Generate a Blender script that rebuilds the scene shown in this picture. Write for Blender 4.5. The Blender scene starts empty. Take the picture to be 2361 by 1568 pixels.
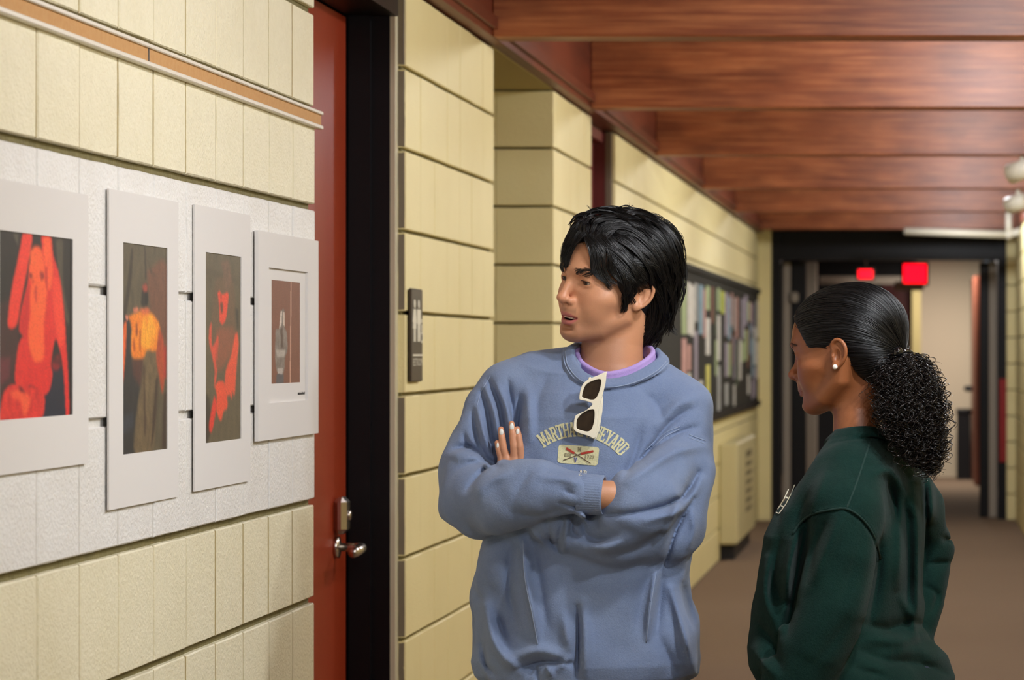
import bpy, bmesh, math, random
import numpy as np
from mathutils import Vector, Matrix
random.seed(7); rng = np.random.default_rng(11)

# ------------------------------------------------------------------ camera, world, exposure
F = 6490.0            # focal length in pixels of the 2361x1568 frame
VX, VY = 2130.0, 805.0  # optical axis in the frame (the photograph is a crop of a wider one)
CH = 1.332            # eye height
scene = bpy.context.scene
COL = scene.collection
cam_d = bpy.data.cameras.new('camera')
cam = bpy.data.objects.new('camera', cam_d); COL.objects.link(cam)
cam.location = (0, 0, CH); cam.rotation_euler = (math.radians(90), 0, 0)
cam_d.sensor_fit = 'HORIZONTAL'; cam_d.sensor_width = 36.0
cam_d.lens = F / 2361.0 * 36.0
cam_d.shift_x = -(VX - 1180.5) / 2361.0
cam_d.shift_y = (VY - 784.0) / 2361.0
cam_d.clip_start = 0.05; cam_d.clip_end = 200
cam_d.dof.use_dof = True; cam_d.dof.focus_distance = 5.0; cam_d.dof.aperture_fstop = 7.5
scene.camera = cam
world = bpy.data.worlds.new('world'); scene.world = world; world.use_nodes = True
world.node_tree.nodes['Background'].inputs[0].default_value = (0.92, 0.96, 1.0, 1)
world.node_tree.nodes['Background'].inputs[1].default_value = 0.09
scene.view_settings.view_transform = 'Standard'
scene.view_settings.look = 'None'
scene.view_settings.gamma = 1.0
scene.view_settings.use_curve_mapping = False
scene.view_settings.exposure = 0.34

def P(px, py, d):
    """world point seen at photo pixel (px, py) at distance d down the corridor"""
    return np.array([(px - VX) * d / F, d, CH + (VY - py) * d / F])

def lin(r, g, b):
    f = lambda c: (c / 255.0 / 12.92) if c <= 10.3 else ((c / 255.0 + 0.055) / 1.055) ** 2.4
    return (f(r), f(g), f(b), 1.0)

# ------------------------------------------------------------------ scene helpers
def link(o, parent=None):
    COL.objects.link(o)
    if parent is not None: o.parent = parent
    return o
def tag(o, label=None, cat=None, group=None, kind=None):
    if label: o['label'] = label
    if cat: o['category'] = cat
    if group: o['group'] = group
    if kind: o['kind'] = kind
    return o
def thing(name, label, cat, loc=(0, 0, 0), group=None):
    o = bpy.data.objects.new(name, None); o.location = Vector([float(v) for v in loc]); o.empty_display_size = 0.05
    COL.objects.link(o); return tag(o, label, cat, group)
def mesh_of(verts, faces, mats, smooth=False, name='mesh'):
    me = bpy.data.meshes.new(name)
    me.from_pydata([tuple(map(float, v)) for v in verts], [], [tuple(map(int, f)) for f in faces])
    for m in (mats if isinstance(mats, (list, tuple)) else [mats]): me.materials.append(m)
    if smooth: me.polygons.foreach_set('use_smooth', [True] * len(me.polygons))
    me.update(); return me
def obj(name, me, parent=None, loc=None):
    o = bpy.data.objects.new(name, me)
    link(o, parent)
    if loc is not None: o.location = Vector([float(v) for v in loc])
    return o
class MB:
    """collects primitive shapes into one mesh; world coordinates, shifted to the parent's origin at build"""
    def __init__(s): s.v = []; s.f = []; s.smooth = []
    def add(s, vs, fs, smooth=False):
        n = len(s.v); s.v += [np.array(v, float) for v in vs]
        s.f += [[i + n for i in f] for f in fs]; s.smooth += [smooth] * len(fs); return s
    def box(s, x0, x1, y0, y1, z0, z1, c=0.0):
        lo = np.array([min(x0, x1), min(y0, y1), min(z0, z1)]); hi = np.array([max(x0, x1), max(y0, y1), max(z0, z1)])
        if c <= 0:
            vs = [(a, b, d) for d in (lo[2], hi[2]) for b in (lo[1], hi[1]) for a in (lo[0], hi[0])]
            return s.add(vs, [(0, 2, 3, 1), (4, 5, 7, 6), (0, 1, 5, 4), (2, 6, 7, 3), (0, 4, 6, 2), (1, 3, 7, 5)])
        bm = bmesh.new(); bmesh.ops.create_cube(bm, size=1.0)
        for v in bm.verts: v.co = Vector(lo + (np.array(v.co) + 0.5) * (hi - lo))
        bmesh.ops.bevel(bm, geom=bm.edges[:], offset=c, segments=1, affect='EDGES', profile=0.5)
        bm.verts.index_update()
        s.add([v.co for v in bm.verts], [[v.index for v in f.verts] for f in bm.faces]); bm.free(); return s
    def tube(s, pts, rad, n=10, caps=True):
        pts = [np.array(p, float) for p in pts]; m = len(pts)
        rad = [rad] * m if np.isscalar(rad) else list(rad)
        vs = []; prev = None
        for i in range(m):
            t = pts[min(i + 1, m - 1)] - pts[max(i - 1, 0)]; t /= np.linalg.norm(t) + 1e-12
            if prev is None:
                a = np.array([0, 0, 1.]) if abs(t[2]) < 0.9 else np.array([1., 0, 0])
            else: a = prev
            u = a - t * a.dot(t); u /= np.linalg.norm(u) + 1e-12; w = np.cross(t, u); prev = u
            for k in range(n):
                g = 2 * math.pi * k / n; vs.append(pts[i] + rad[i] * (math.cos(g) * u + math.sin(g) * w))
        fs = [(i * n + k, i * n + (k + 1) % n, (i + 1) * n + (k + 1) % n, (i + 1) * n + k) for i in range(m - 1) for k in range(n)]
        if caps: fs += [tuple(range(n))[::-1], tuple((m - 1) * n + k for k in range(n))]
        return s.add(vs, fs, True)
    def prism(s, poly, a0, a1, axis):
        """polygon of 2D points extruded along an axis: 0 -> (y,z) along x, 1 -> (x,z) along y, 2 -> (x,y) along z"""
        def q(p, t): return ((t, p[0], p[1]), (p[0], t, p[1]), (p[0], p[1], t))[axis]
        n = len(poly); vs = [q(p, a0) for p in poly] + [q(p, a1) for p in poly]
        fs = [tuple(range(n))[::-1], tuple(range(n, 2 * n))] + [(i, (i + 1) % n, (i + 1) % n + n, i + n) for i in range(n)]
        return s.add(vs, fs)
    def sphere(s, c, r, n=14, m=9, sc=(1, 1, 1)):
        vs = []; fs = []
        for j in range(m + 1):
            th = math.pi * j / m
            for i in range(n):
                ph = 2 * math.pi * i / n
                vs.append(np.array(c) + r * np.array([math.sin(th) * math.cos(ph) * sc[0], math.sin(th) * math.sin(ph) * sc[1], math.cos(th) * sc[2]]))
        for j in range(m):
            for i in range(n): fs.append((j * n + i, (j + 1) * n + i, (j + 1) * n + (i + 1) % n, j * n + (i + 1) % n))
        return s.add(vs, fs, True)
    def build(s, name, mats, parent=None, fix=True):
        org = np.zeros(3)
        if parent is not None:
            p = parent
            while p is not None: org += np.array(p.location); p = p.parent
        me = mesh_of([v - org for v in s.v], s.f, mats, name=name)
        me.polygons.foreach_set('use_smooth', s.smooth)
        if fix:
            bm = bmesh.new(); bm.from_mesh(me); bmesh.ops.recalc_face_normals(bm, faces=bm.faces); bm.to_mesh(me); bm.free()
        return obj(name, me, parent)

# ------------------------------------------------------------------ materials
def new_mat(name):
    m = bpy.data.materials.new(name); m.use_nodes = True
    nt = m.node_tree; return m, nt, nt.nodes['Principled BSDF']
def mat(name, rgb, rough=0.6, metal=0.0, spec=0.4, bump=None, var=None, coat=0.0, sheen=0.0, emit=None, coord='Object'):
    """bump=[(scale, strength), ...]; var=[(scale, amount, rgb2), ...] mixes towards rgb2"""
    m, nt, b = new_mat(name); L = nt.links
    base = lin(*rgb)
    b.inputs['Base Color'].default_value = base; b.inputs['Roughness'].default_value = rough
    b.inputs['Metallic'].default_value = metal; b.inputs['Specular IOR Level'].default_value = spec
    b.inputs['Coat Weight'].default_value = coat
    b.inputs['Sheen Weight'].default_value = sheen
    if emit: b.inputs['Emission Color'].default_value = lin(*emit[0]); b.inputs['Emission Strength'].default_value = emit[1]
    if bump or var:
        tc = nt.nodes.new('ShaderNodeTexCoord'); src = tc.outputs['Object' if coord == 'World' else coord]
        geo = nt.nodes.new('ShaderNodeNewGeometry')
        if coord == 'World': src = geo.outputs['Position']
    if var:
        cur = None
        for sc, amt, rgb2 in var:
            n = nt.nodes.new('ShaderNodeTexNoise'); n.inputs['Detail'].default_value = 4.0
            if np.isscalar(sc): n.inputs['Scale'].default_value = sc; L.new(src, n.inputs['Vector'])
            else:
                mp = nt.nodes.new('ShaderNodeMapping'); mp.inputs['Scale'].default_value = sc; n.inputs['Scale'].default_value = 1.0
                L.new(src, mp.inputs['Vector']); L.new(mp.outputs[0], n.inputs['Vector'])
            r = nt.nodes.new('ShaderNodeMapRange'); r.inputs[1].default_value = 0.4; r.inputs[2].default_value = 0.68
            r.inputs[4].default_value = amt; L.new(n.outputs['Fac'], r.inputs[0])
            mx = nt.nodes.new('ShaderNodeMix'); mx.data_type = 'RGBA'
            L.new(r.outputs[0], mx.inputs[0])
            if cur is None: mx.inputs[6].default_value = base
            else: L.new(cur, mx.inputs[6])
            mx.inputs[7].default_value = lin(*rgb2); cur = mx.outputs[2]
        L.new(cur, b.inputs['Base Color'])
    if bump:
        prev = None
        for sc, st in bump:
            n = nt.nodes.new('ShaderNodeTexNoise'); n.inputs['Detail'].default_value = 3.0
            if np.isscalar(sc): n.inputs['Scale'].default_value = sc; L.new(src, n.inputs['Vector'])
            else:
                mp = nt.nodes.new('ShaderNodeMapping'); mp.inputs['Scale'].default_value = sc; n.inputs['Scale'].default_value = 1.0
                L.new(src, mp.inputs['Vector']); L.new(mp.outputs[0], n.inputs['Vector'])
            bp = nt.nodes.new('ShaderNodeBump'); bp.inputs['Strength'].default_value = st; bp.inputs['Distance'].default_value = 0.004
            L.new(n.outputs['Fac'], bp.inputs['Height'])
            if prev: L.new(prev, bp.inputs['Normal'])
            prev = bp.outputs[0]
        L.new(prev, b.inputs['Normal'])
    return m
def vcol_mat(name, rough=0.6, spec=0.4, sss=0.0, bump=None, coat=0.0, sheen=0.0):
    m, nt, b = new_mat(name); L = nt.links
    a = nt.nodes.new('ShaderNodeVertexColor'); a.layer_name = 'Col'
    L.new(a.outputs['Color'], b.inputs['Base Color'])
    b.inputs['Roughness'].default_value = rough; b.inputs['Specular IOR Level'].default_value = spec
    b.inputs['Coat Weight'].default_value = coat; b.inputs['Sheen Weight'].default_value = sheen
    if sss:
        b.inputs['Subsurface Weight'].default_value = sss
        b.inputs['Subsurface Radius'].default_value = (1.0, 0.35, 0.2); b.inputs['Subsurface Scale'].default_value = 0.006
    if bump:
        tc = nt.nodes.new('ShaderNodeTexCoord'); prev = None
        for sc, st in bump:
            n = nt.nodes.new('ShaderNodeTexNoise'); n.inputs['Scale'].default_value = sc; n.inputs['Detail'].default_value = 3.0
            L.new(tc.outputs['Object'], n.inputs['Vector'])
            bp = nt.nodes.new('ShaderNodeBump'); bp.inputs['Strength'].default_value = st; bp.inputs['Distance'].default_value = 0.002
            L.new(n.outputs['Fac'], bp.inputs['Height'])
            if prev: L.new(prev, bp.inputs['Normal'])
            prev = bp.outputs[0]
        L.new(prev, b.inputs['Normal'])
    return m
def set_vcol(me, cols):
    """cols: (nverts, 3) linear"""
    a = me.color_attributes.new('Col', 'FLOAT_COLOR', 'POINT')
    c = np.ones((len(me.vertices), 4), np.float32); c[:, :3] = cols
    a.data.foreach_set('color', c.ravel())

M = {}
M['cream'] = mat('cream_block_paint', (238, 230, 200), 0.55, bump=[(160, 0.55), (45, 0.25)], var=[(7, 0.35, (228, 218, 182)), (60, 0.15, (208, 198, 160))], coord='World')
M['yellow'] = mat('yellow_block_paint', (240, 226, 170), 0.55, bump=[(160, 0.3), (45, 0.2)], var=[(5, 0.3, (230, 214, 154))], coord='World')
M['white'] = mat('white_block_paint', (236, 234, 230), 0.5, bump=[(160, 0.6), (45, 0.25)], var=[(9, 0.3, (220, 214, 204))], coord='World')
M['mortar'] = mat('olive_mortar', (120, 110, 68), 0.8, bump=[(140, 0.5)], var=[(50, 0.6, (96, 86, 50))], coord='World')
M['mortar_white'] = mat('white_mortar', (222, 218, 212), 0.7, bump=[(140, 0.5)], coord='World')
M['carpet'] = mat('brown_carpet', (148, 126, 105), 0.95, spec=0.1, bump=[(260, 1.0), (30, 0.3)], var=[(220, 0.7, (118, 99, 82)), (1.2, 0.35, (136, 114, 95))], coord='World')
M['beam'] = mat('stained_beam_wood', (152, 82, 44), 0.42, spec=0.5, bump=[((2, 40, 90), 0.12)], var=[((1.2, 30, 16), 0.8, (110, 50, 24)), ((3.0, 60, 70), 0.6, (196, 122, 74)), ((5, 9, 12), 0.45, (86, 38, 20))], coord='World')
M['fascia'] = mat('stained_fascia_wood', (120, 54, 30), 0.45, spec=0.5, var=[((30, 1.4, 14), 0.8, (80, 34, 20))], coord='World')
M['deck'] = mat('dark_ceiling_deck', (86, 44, 26), 0.6, var=[((20, 1.5, 10), 0.7, (58, 28, 18))], coord='World')
M['red_door'] = mat('brick_red_door_paint', (148, 52, 24), 0.42, spec=0.3, bump=[(70, 0.08)], var=[(3, 0.3, (132, 44, 20))])
M['maroon'] = mat('maroon_door_paint', (112, 42, 38), 0.45, var=[(3, 0.3, (96, 34, 32))])
M['black_metal'] = mat('black_frame_paint', (12, 10, 13), 0.45, spec=0.25, bump=[(40, 0.05)])
M['grey_frame'] = mat('grey_frame_paint', (128, 116, 98), 0.5)
M['caulk'] = mat('pale_caulk', (206, 198, 170), 0.6)
M['chrome'] = mat('satin_nickel', (205, 198, 188), 0.24, metal=1.0)
M['mat_board'] = mat('white_mat_board', (226, 222, 218), 0.85, spec=0.15)
M['mat_core'] = mat('mat_core', (236, 232, 226), 0.9, spec=0.1)
M['cork'] = mat('tan_cork', (198, 152, 98), 0.8, bump=[(300, 0.2)], var=[(90, 0.4, (188, 134, 78))])
M['rail'] = mat('rail_aluminium', (224, 216, 200), 0.4, spec=0.5)
M['sign'] = mat('sign_brown_plastic', (62, 52, 42), 0.4)
M['sign_white'] = mat('sign_white_plastic', (228, 222, 200), 0.5)
M['soffit'] = mat('olive_soffit', (176, 160, 108), 0.8)
M['board'] = mat('charcoal_board_fabric', (62, 60, 54), 0.9, spec=0.1, var=[(60, 0.4, (50, 48, 44))])
M['heater'] = mat('beige_enamel', (206, 194, 146), 0.45)
M['grille'] = mat('grille_dark', (122, 110, 80), 0.6)
M['white_metal'] = mat('white_enamel', (232, 226, 208), 0.4)
M['exit'] = mat('exit_red_face', (235, 20, 40), 0.5, emit=((255, 8, 30), 2.2))
M['exit_box'] = mat('exit_housing', (70, 52, 44), 0.5)
M['pink_shelf'] = mat('pale_shelf', (214, 178, 156), 0.6)
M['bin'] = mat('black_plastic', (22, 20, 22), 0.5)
M['strip_red'] = mat('red_enamel', (150, 18, 18), 0.45)
M['pink_wall'] = mat('pale_far_paint', (226, 208, 180), 0.7, bump=[(30, .2)], coord='World')
M['far_grey'] = mat('far_grey_trim', (168, 156, 140), 0.6)
M['far_rust'] = mat('rust_door', (150, 84, 62), 0.5)

# ------------------------------------------------------------------ the corridor shell
C8 = 0.2032
XL, XP, XR = -1.264, -1.288, 0.715
fl = MB().box(-2.6, 1.6, -1.5, 40, -0.1, 0).build('floor', M['carpet']); tag(fl, kind='structure')

def block_mesh(w, h, mats, seed, depth=0.05, gh=0.0115, gv=0.0042, axis='y'):
    """one concrete block face, chamfered, slightly uneven; origin at the middle of its front face"""
    r = np.random.default_rng(seed); c = 0.0022
    a = w / 2 - gv / 2; b = h / 2 - gh / 2
    def ring(x, ins): return [(x, -a + ins, -b + ins), (x, a - ins, -b + ins), (x, a - ins, b - ins), (x, -a + ins, b - ins)]
    # denser front outline so that arrises look knocked about
    vs = []
    def outline(x, ins, jit):
        pts = []
        cs = [(-a + ins, -b + ins), (a - ins, -b + ins), (a - ins, b - ins), (-a + ins, b - ins)]
        for i in range(4):
            p, q = np.array(cs[i]), np.array(cs[(i + 1) % 4])
            for t in (0.0, 0.35, 0.7): 
                g = p + (q - p) * t + r.normal(0, jit, 2) * (t > 0)
                pts.append((x, g[0], g[1]))
        return pts
    n = 12
    vs = outline(-depth, 0.0, 0) + outline(-c * 1.2, 0.0, 0.0004) + outline(0, c, 0.0006)
    fs = [tuple(2 * n + i for i in range(n))]
    for k in (0, 1):
        for i in range(n): fs.append((k * n + i, k * n + (i + 1) % n, (k + 1) * n + (i + 1) % n, (k + 1) * n + i))
    if axis == 'x':   # face turned to -y, running along x
        vs = [(v[1], -v[0], v[2]) for v in vs]
    return mesh_of(vs, fs, mats, name='block')
_bm = {}
def blocks(parent, x, y0, y1, courses, matf, axis='y', w=C8):
    n = max(1, int(round((y1 - y0) / w))); ww = (y1 - y0) / n
    for k in courses:
        for i in range(n):
            m = matf(k); key = (round(ww, 4), m.name, random.randint(0, 3), axis)
            if key not in _bm: _bm[key] = block_mesh(ww, C8, m, len(_bm) + 5, axis=axis, gh=0.0135 if m is not M['yellow'] else .0095, gv=(.0075 if m is M['cream'] else .005) if m is not M['yellow'] else .0010)
            c = y0 + (i + 0.5) * ww; z = (k + 0.5) * C8; j = random.uniform(-0.0012, 0.0012)
            obj('block', _bm[key], parent, (x + j, c, z) if axis == 'y' else (c, x + j, z))
def strips(parent, x, y0, y1, courses, matf):
    for k in courses:
        b = MB().box(x - 0.05, x, y0, y1 - 0.003, k * C8 + 0.005, (k + 1) * C8 - 0.005, 0.003)
        b.build('block_course', matf(k), parent)
BAND = (5, 6, 7)
# left wall, where the prints hang: three courses painted white, the rest cream
yE = 5.84
wl = MB().box(-1.75, XL - 0.012, -1.5, yE - 0.005, 0, 2.235).build('wall_left', M['mortar']); tag(wl, kind='structure')
MB().box(XL - 0.03, XL - 0.0085, -1.5, yE - 0.006, 5 * C8 + 0.012, 8 * C8 - 0.012).build('white_mortar', M['mortar_white'], wl)
cm = lambda k: M['white'] if k in BAND else M['cream']
M['joint_ochre'] = mat('ochre_joint', (176, 158, 108), 0.8, var=[(60, .6, (150, 128, 80))], coord='World'); M['joint_grey'] = mat('grey_joint', (198, 194, 186), 0.8, var=[(40, .7, (226, 222, 216))], coord='World')
for k in range(11): MB().box(XL - 0.02, XL - 0.0016, yE - 12 * C8, yE - 0.01, k * C8 + .0085, (k + 1) * C8 - .0085).build('joint_mortar', M['joint_grey' if k in BAND else 'joint_ochre'], wl)
y_ind = yE - 12 * C8
blocks(wl, XL, y_ind, yE, range(11), cm)
strips(wl, XL, -1.5, y_ind, range(11), cm)
# wall between the two recesses, with the restroom sign
ym = lambda k: M['yellow']
y1a, y1b, y2a, y2b, y3a, y3b = 7.0, 8.43, 9.80, 10.90, 11.75, 21.9
wm = MB().box(-2.4, XP - 0.012, y1a + 0.004, y1b - 0.004, 0, 2.235).build('wall_left_middle', M['mortar']); tag(wm, kind='structure')
blocks(wm, XP, y1a, y1b, range(11), ym)
blocks(wm, y1a, XP - 0.023, XP - 0.0, range(11), lambda k: M['grey_frame'], axis='x', w=0.03)
# far return of the alcove and the second pier
wp = MB().box(-2.4, XP - 0.012, y2a + 0.012, y2b - 0.004, 0, 2.235).build('wall_left_pier', M['mortar']); tag(wp, kind='structure')
blocks(wp, XP, y2a + 0.05, y2b, range(11), ym)
blocks(wp, y2a, XP - 2 * C8 * 1.0, XP, range(11), ym, axis='x')
# long far wall with the notice board
wf = MB().box(-2.0, XP - 0.012, y3a + 0.004, y3b, 0, 2.235).build('wall_left_far', M['mortar']); tag(wf, kind='structure')
blocks(wf, XP, y3a, y3a + 7 * C8, range(11), ym)
strips(wf, XP, y3a + 7 * C8, y3b - 0.0, range(11), ym)
# alcove
wa = MB().box(-2.5, -2.4, y1b - 0.1, y2a + 0.1, 0, 2.3).build('wall_alcove', M['yellow']); tag(wa, kind='structure')
so = MB().box(-2.4, XP - 0.005, y1b - 0.01, y2a + 0.02, 2.236, 2.62).build('trim_1', M['soffit']); tag(so, kind='structure')
# pilaster at the end of the far wall and right-hand wall
we = MB().box(XP - 0.5, -1.19, y3b, y3b + 0.35, 0, 2.30).build('wall_end_left', M['yellow']); tag(we, kind='structure')
wr = MB().box(XR + 0.012, XR + 0.4, -1.5, 22.25, 0, 2.235).build('wall_right', M['mortar']); tag(wr, kind='structure')
for k in range(11): MB().box(XR, XR + 0.05, -1.5, 21.88, k * C8 + .005, (k + 1) * C8 - .005, 0.003).build('block_course', M['yellow'], wr)
for k in range(11): MB().box(0.645, XR + 0.05, 21.9, 22.25, k * C8 + .004, (k + 1) * C8 - .004, 0.003).build('block', M['yellow'], wr)

# ceiling: deck, fascia boards along both walls, deep cross beams
ZB = 2.240
ce = MB().box(-2.0, 1.3, -1.5, 22.3, 2.62, 2.70).build('ceiling', M['deck']); tag(ce, kind='structure')
MB().box(XL - 0.16, XL + 0.012, -1.5, 22.2, ZB, 2.62).build('fascia_board', M['fascia'], ce)
MB().box(XL - 0.16, XL + 0.028, -1.5, 22.2, ZB + 0.02, ZB + 0.055).build('fascia_moulding', M['fascia'], ce)
MB().box(XR - 0.012, XR + 0.16, -1.5, 22.2, ZB, 2.62).build('fascia_board', M['fascia'], ce)
for d in (0.4, 3.0, 5.55, 8.17, 10.58, 13.15, 15.9, 18.6, 21.3):
    MB().box(XL + 0.012, XR - 0.012, d, d + 0.14, ZB, 2.62, 0.004).build('beam', M['beam'], ce)

# ------------------------------------------------------------------ door 1: brick-red leaf in a black frame
XD = -1.423
d1 = MB().box(XD - 0.045, XD, yE + 0.05, 6.93, 0.01, 2.15, 0.002).build('door_1', M['red_door']); tag(d1, kind='structure')
fr = MB()
fr.box(-1.56, -1.322, 6.962, 6.995, 0, 2.236).box(-1.42, -1.366, 6.944, 6.962, 0, 2.16).box(-1.56, -1.43, 6.93, 6.962, 0, 2.16)
fr.box(-1.56, -1.300, yE - 0.003, yE + 0.035, 0, 2.236).box(-1.56, -1.30, yE + 0.035, 6.962, 2.155, 2.236)
fr.build('door_frame', M['black_metal'], d1)
MB().box(-1.321, -1.308, 6.965, 7.004, 0, 2.235).build('caulk_line', M['caulk'], d1)
lk = MB()
lk.box(XD, XD + 0.032, 6.775, 6.835, 0.885, 0.975, 0.012)
lkb = lk.build('lock_body', M['chrome'], d1)
MB().tube([(XD + .03, 6.805, .93), (XD + .038, 6.805, .93)], 0.012, 14).build('thumb_turn', M['chrome'], lkb)
hd = MB()
hd.tube([(XD, 6.805, .853), (XD + 0.010, 6.805, .853)], 0.026, 20)
hd.tube([(XD + .008, 6.805, .853), (XD + 0.045, 6.805, .853), (XD + .060, 6.80, .853), (XD + .066, 6.785, .852), (XD + .068, 6.74, .850), (XD + .066, 6.69, .848)],
        [0.010, 0.0105, 0.012, 0.0135, 0.013, 0.012], 14)
hd.build('handle', M['chrome'], d1)
# door 2: maroon leaf further on
d2 = MB().box(-1.42, -1.375, y2b + 0.03, y3a - 0.03, 0.01, 2.21).build('door_2', M['maroon']); tag(d2, kind='structure')
fr = MB().box(-1.5, -1.315, y3a - 0.03, y3a + 0.003, 0, 2.236).box(-1.5, -1.315, y2b - 0.003, y2b + 0.03, 0, 2.236).box(-1.5, -1.335, y2b, y3a, 2.19, 2.236)
fr.build('door_frame', M['maroon'], d2)
MB().box(-1.325, -1.300, y3a - 0.034, y3a + 0.003, 0, 2.236).build('frame_edge', M['grey_frame'], d2)
MB().tube([(-1.375, y3a - .12, .86), (-1.32, y3a - .12, .86), (-1.315, y3a - .22, .86)], 0.011, 10).build('handle', M['chrome'], d2)

# ------------------------------------------------------------------ far doorway and what is seen through it
dj = 22.0
dw = MB().box(-1.19, 0.645, dj + 0.02, dj + 0.24, 2.03, 2.30)
dw.box(-1.19, -1.12, dj, dj + 0.24, 0, 2.30).box(0.58, 0.645, dj, dj + 0.24, 0, 2.30)
dwo = dw.build('door_3', M['black_metal']); tag(dwo, kind='structure')
MB().box(-1.115, -1.055, dj + 0.25, dj + 0.32, 0, 2.02, .006).build('leaf_edge', M['far_grey'], dwo)
MB().box(0.515, 0.578, dj + 0.25, dj + 0.32, 0, 2.02, .006).build('leaf_edge', M['far_grey'], dwo)
MB().box(-1.055, -0.93, dj + 0.27, dj + 0.31, 0, 2.02, .006).build('leaf', M['black_metal'], dwo)
MB().box(0.44, 0.515, dj + 0.27, dj + 0.31, 0, 2.02, .006).build('leaf', M['black_metal'], dwo)
MB().box(-1.05, -.99, dj + .20, dj + .27, 1.70, 1.78, .01).build('closer_arm', M['far_grey'], dwo)
MB().box(0.59, 0.646, dj - 0.015, dj - 0.002, 0.45, 1.10, .003).build('red_panel', M['strip_red'], dwo)
wb = MB().box(-0.09, 0.62, 29.3, 29.45, 0, 2.6).build('wall_back', M['pink_wall']); tag(wb, kind='structure')
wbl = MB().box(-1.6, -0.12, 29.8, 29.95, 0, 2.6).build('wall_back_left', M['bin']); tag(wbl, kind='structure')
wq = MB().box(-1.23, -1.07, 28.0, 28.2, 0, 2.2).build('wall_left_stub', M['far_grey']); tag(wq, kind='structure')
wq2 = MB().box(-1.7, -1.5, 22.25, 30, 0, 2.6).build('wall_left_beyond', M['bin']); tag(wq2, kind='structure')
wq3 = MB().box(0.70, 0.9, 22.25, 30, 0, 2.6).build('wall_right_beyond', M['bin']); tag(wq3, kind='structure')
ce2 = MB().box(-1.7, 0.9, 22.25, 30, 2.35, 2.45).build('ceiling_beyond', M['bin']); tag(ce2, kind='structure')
t2 = MB().box(-1.07, -0.13, 28.9, 28.97, 2.0, 2.08).build('trim_2', M['far_grey']); tag(t2, kind='structure')
t3 = MB().box(-0.12, -0.03, 28.6, 28.75, 0, 1.94).build('trim_3', M['soffit']); tag(t3, kind='structure')
d4 = MB().box(-0.44, -0.12, 29.74, 29.79, 0.01, 2.02).build('door_4', M['maroon']); tag(d4, kind='structure')
MB().box(-0.42, -0.40, 29.72, 29.74, 0.9, 1.0).build('handle', M['chrome'], d4)
d5 = MB().prism([(0.50, 27.4), (0.64, 27.4), (0.62, 29.2), (0.49, 29.2)], 0.01, 2.05, 2).build('door_5', M['far_rust']); tag(d5, kind='structure')
MB().tube([(0.495, 28.6, .93), (0.44, 28.6, .93), (0.435, 28.75, .93)], 0.03, 10).build('handle', M['bin'], d5)
bn = thing('trash_can', 'tall black trash can against the pale wall beyond the far doorway', 'trash can', (0.41, 28.9, 0))
MB().prism([(0.34, 28.75), (0.48, 28.75), (0.48, 29.05), (0.34, 29.05)], 0, 0.66, 2).build('body', M['bin'], bn)
MB().box(0.33, 0.49, 28.74, 29.06, 0.66, 0.72, .015).build('lid', M['bin'], bn)
def exit_sign(px0, px1, py0, py1, d, label):
    a, b = P(px0, py1, d), P(px1, py0, d)
    t = thing('exit_sign', label, 'exit sign', ((a[0] + b[0]) / 2, d, a[2]))
    MB().box(a[0] - .02, b[0] + .02, d + 0.004, d + 0.07, a[2] - .02, b[2] + .02, .006).build('housing', M['exit_box'], t)
    MB().box(a[0], b[0], d, d + 0.01, a[2], b[2], .004).build('lit_face', M['exit'], t)
    globals()['last_sign'] = t
    MB().tube([((a[0] + b[0]) / 2, d + .035, b[2]), ((a[0] + b[0]) / 2, d + .035, 2.36)], 0.012, 8).build('stem', M['exit_box'], t)
exit_sign(2083, 2136, 609, 654, 24.5, 'larger red lit exit sign hanging beyond the far doorway')
big = last_sign
a, b = P(2062, 670, 24.55), P(2130, 655, 24.55)
MB().box(a[0], b[0], 24.50, 24.60, a[2], b[2] + .02, .008).build('lower_panel', M['pink_shelf'], big)['label'] = 'pale pink panel under the lit face'
exit_sign(1979, 2012, 622, 642, 28.4, 'smaller red lit exit sign hanging deeper beyond the far doorway')

# ------------------------------------------------------------------ notice board, flyers, heater on the far wall
yb0, yb1 = 13.0, 21.6
nb = thing('notice_board', 'long charcoal notice board covered with flyers on the far wall', 'notice board', (XP, (yb0 + yb1) / 2, 0.93))
MB().box(XP + .001, XP + 0.018, yb0, yb1, 0.94, 1.755).build('panel', M['board'], nb)
for z0, z1 in ((0.90, 0.94), (1.755, 1.79)): MB().box(XP + .001, XP + 0.035, yb0 - .03, yb1 + .03, z0, z1).build('frame_rail', M['bin'] if z0 < 1 else M['board'], nb)
FC = [('white', (226, 222, 212)), ('pale grey', (182, 182, 178)), ('pale yellow', (222, 214, 120)), ('pale green', (176, 190, 142)), ('pink', (206, 160, 150)),
      ('lilac grey', (170, 160, 172)), ('brown', (128, 92, 76)), ('lime', (196, 204, 90)), ('dark green', (86, 96, 74)), ('light blue', (150, 178, 192))]
fm = [mat('flyer_' + n.replace(' ', '_'), c, 0.8, spec=0.2, var=[(18, 0.5, tuple(int(v * 0.72) for v in c))], coord='World') for n, c in FC]
rf = random.Random(5)
ORD = 'first second third fourth fifth sixth seventh eighth ninth tenth eleventh twelfth thirteenth fourteenth fifteenth sixteenth seventeenth eighteenth nineteenth twentieth twenty-first twenty-second twenty-third twenty-fourth twenty-fifth twenty-sixth twenty-seventh twenty-eighth twenty-ninth thirtieth thirty-first thirty-second thirty-third thirty-fourth thirty-fifth thirty-sixth thirty-seventh thirty-eighth'.split()
colm = 0
y = 14.75; seq = [0, 5, 1, 3, 0, 4, 2, 8, 1, 0, 6, 5, 7, 0, 3, 9, 1, 0, 0, 5, 1]
qi = 0
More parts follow.
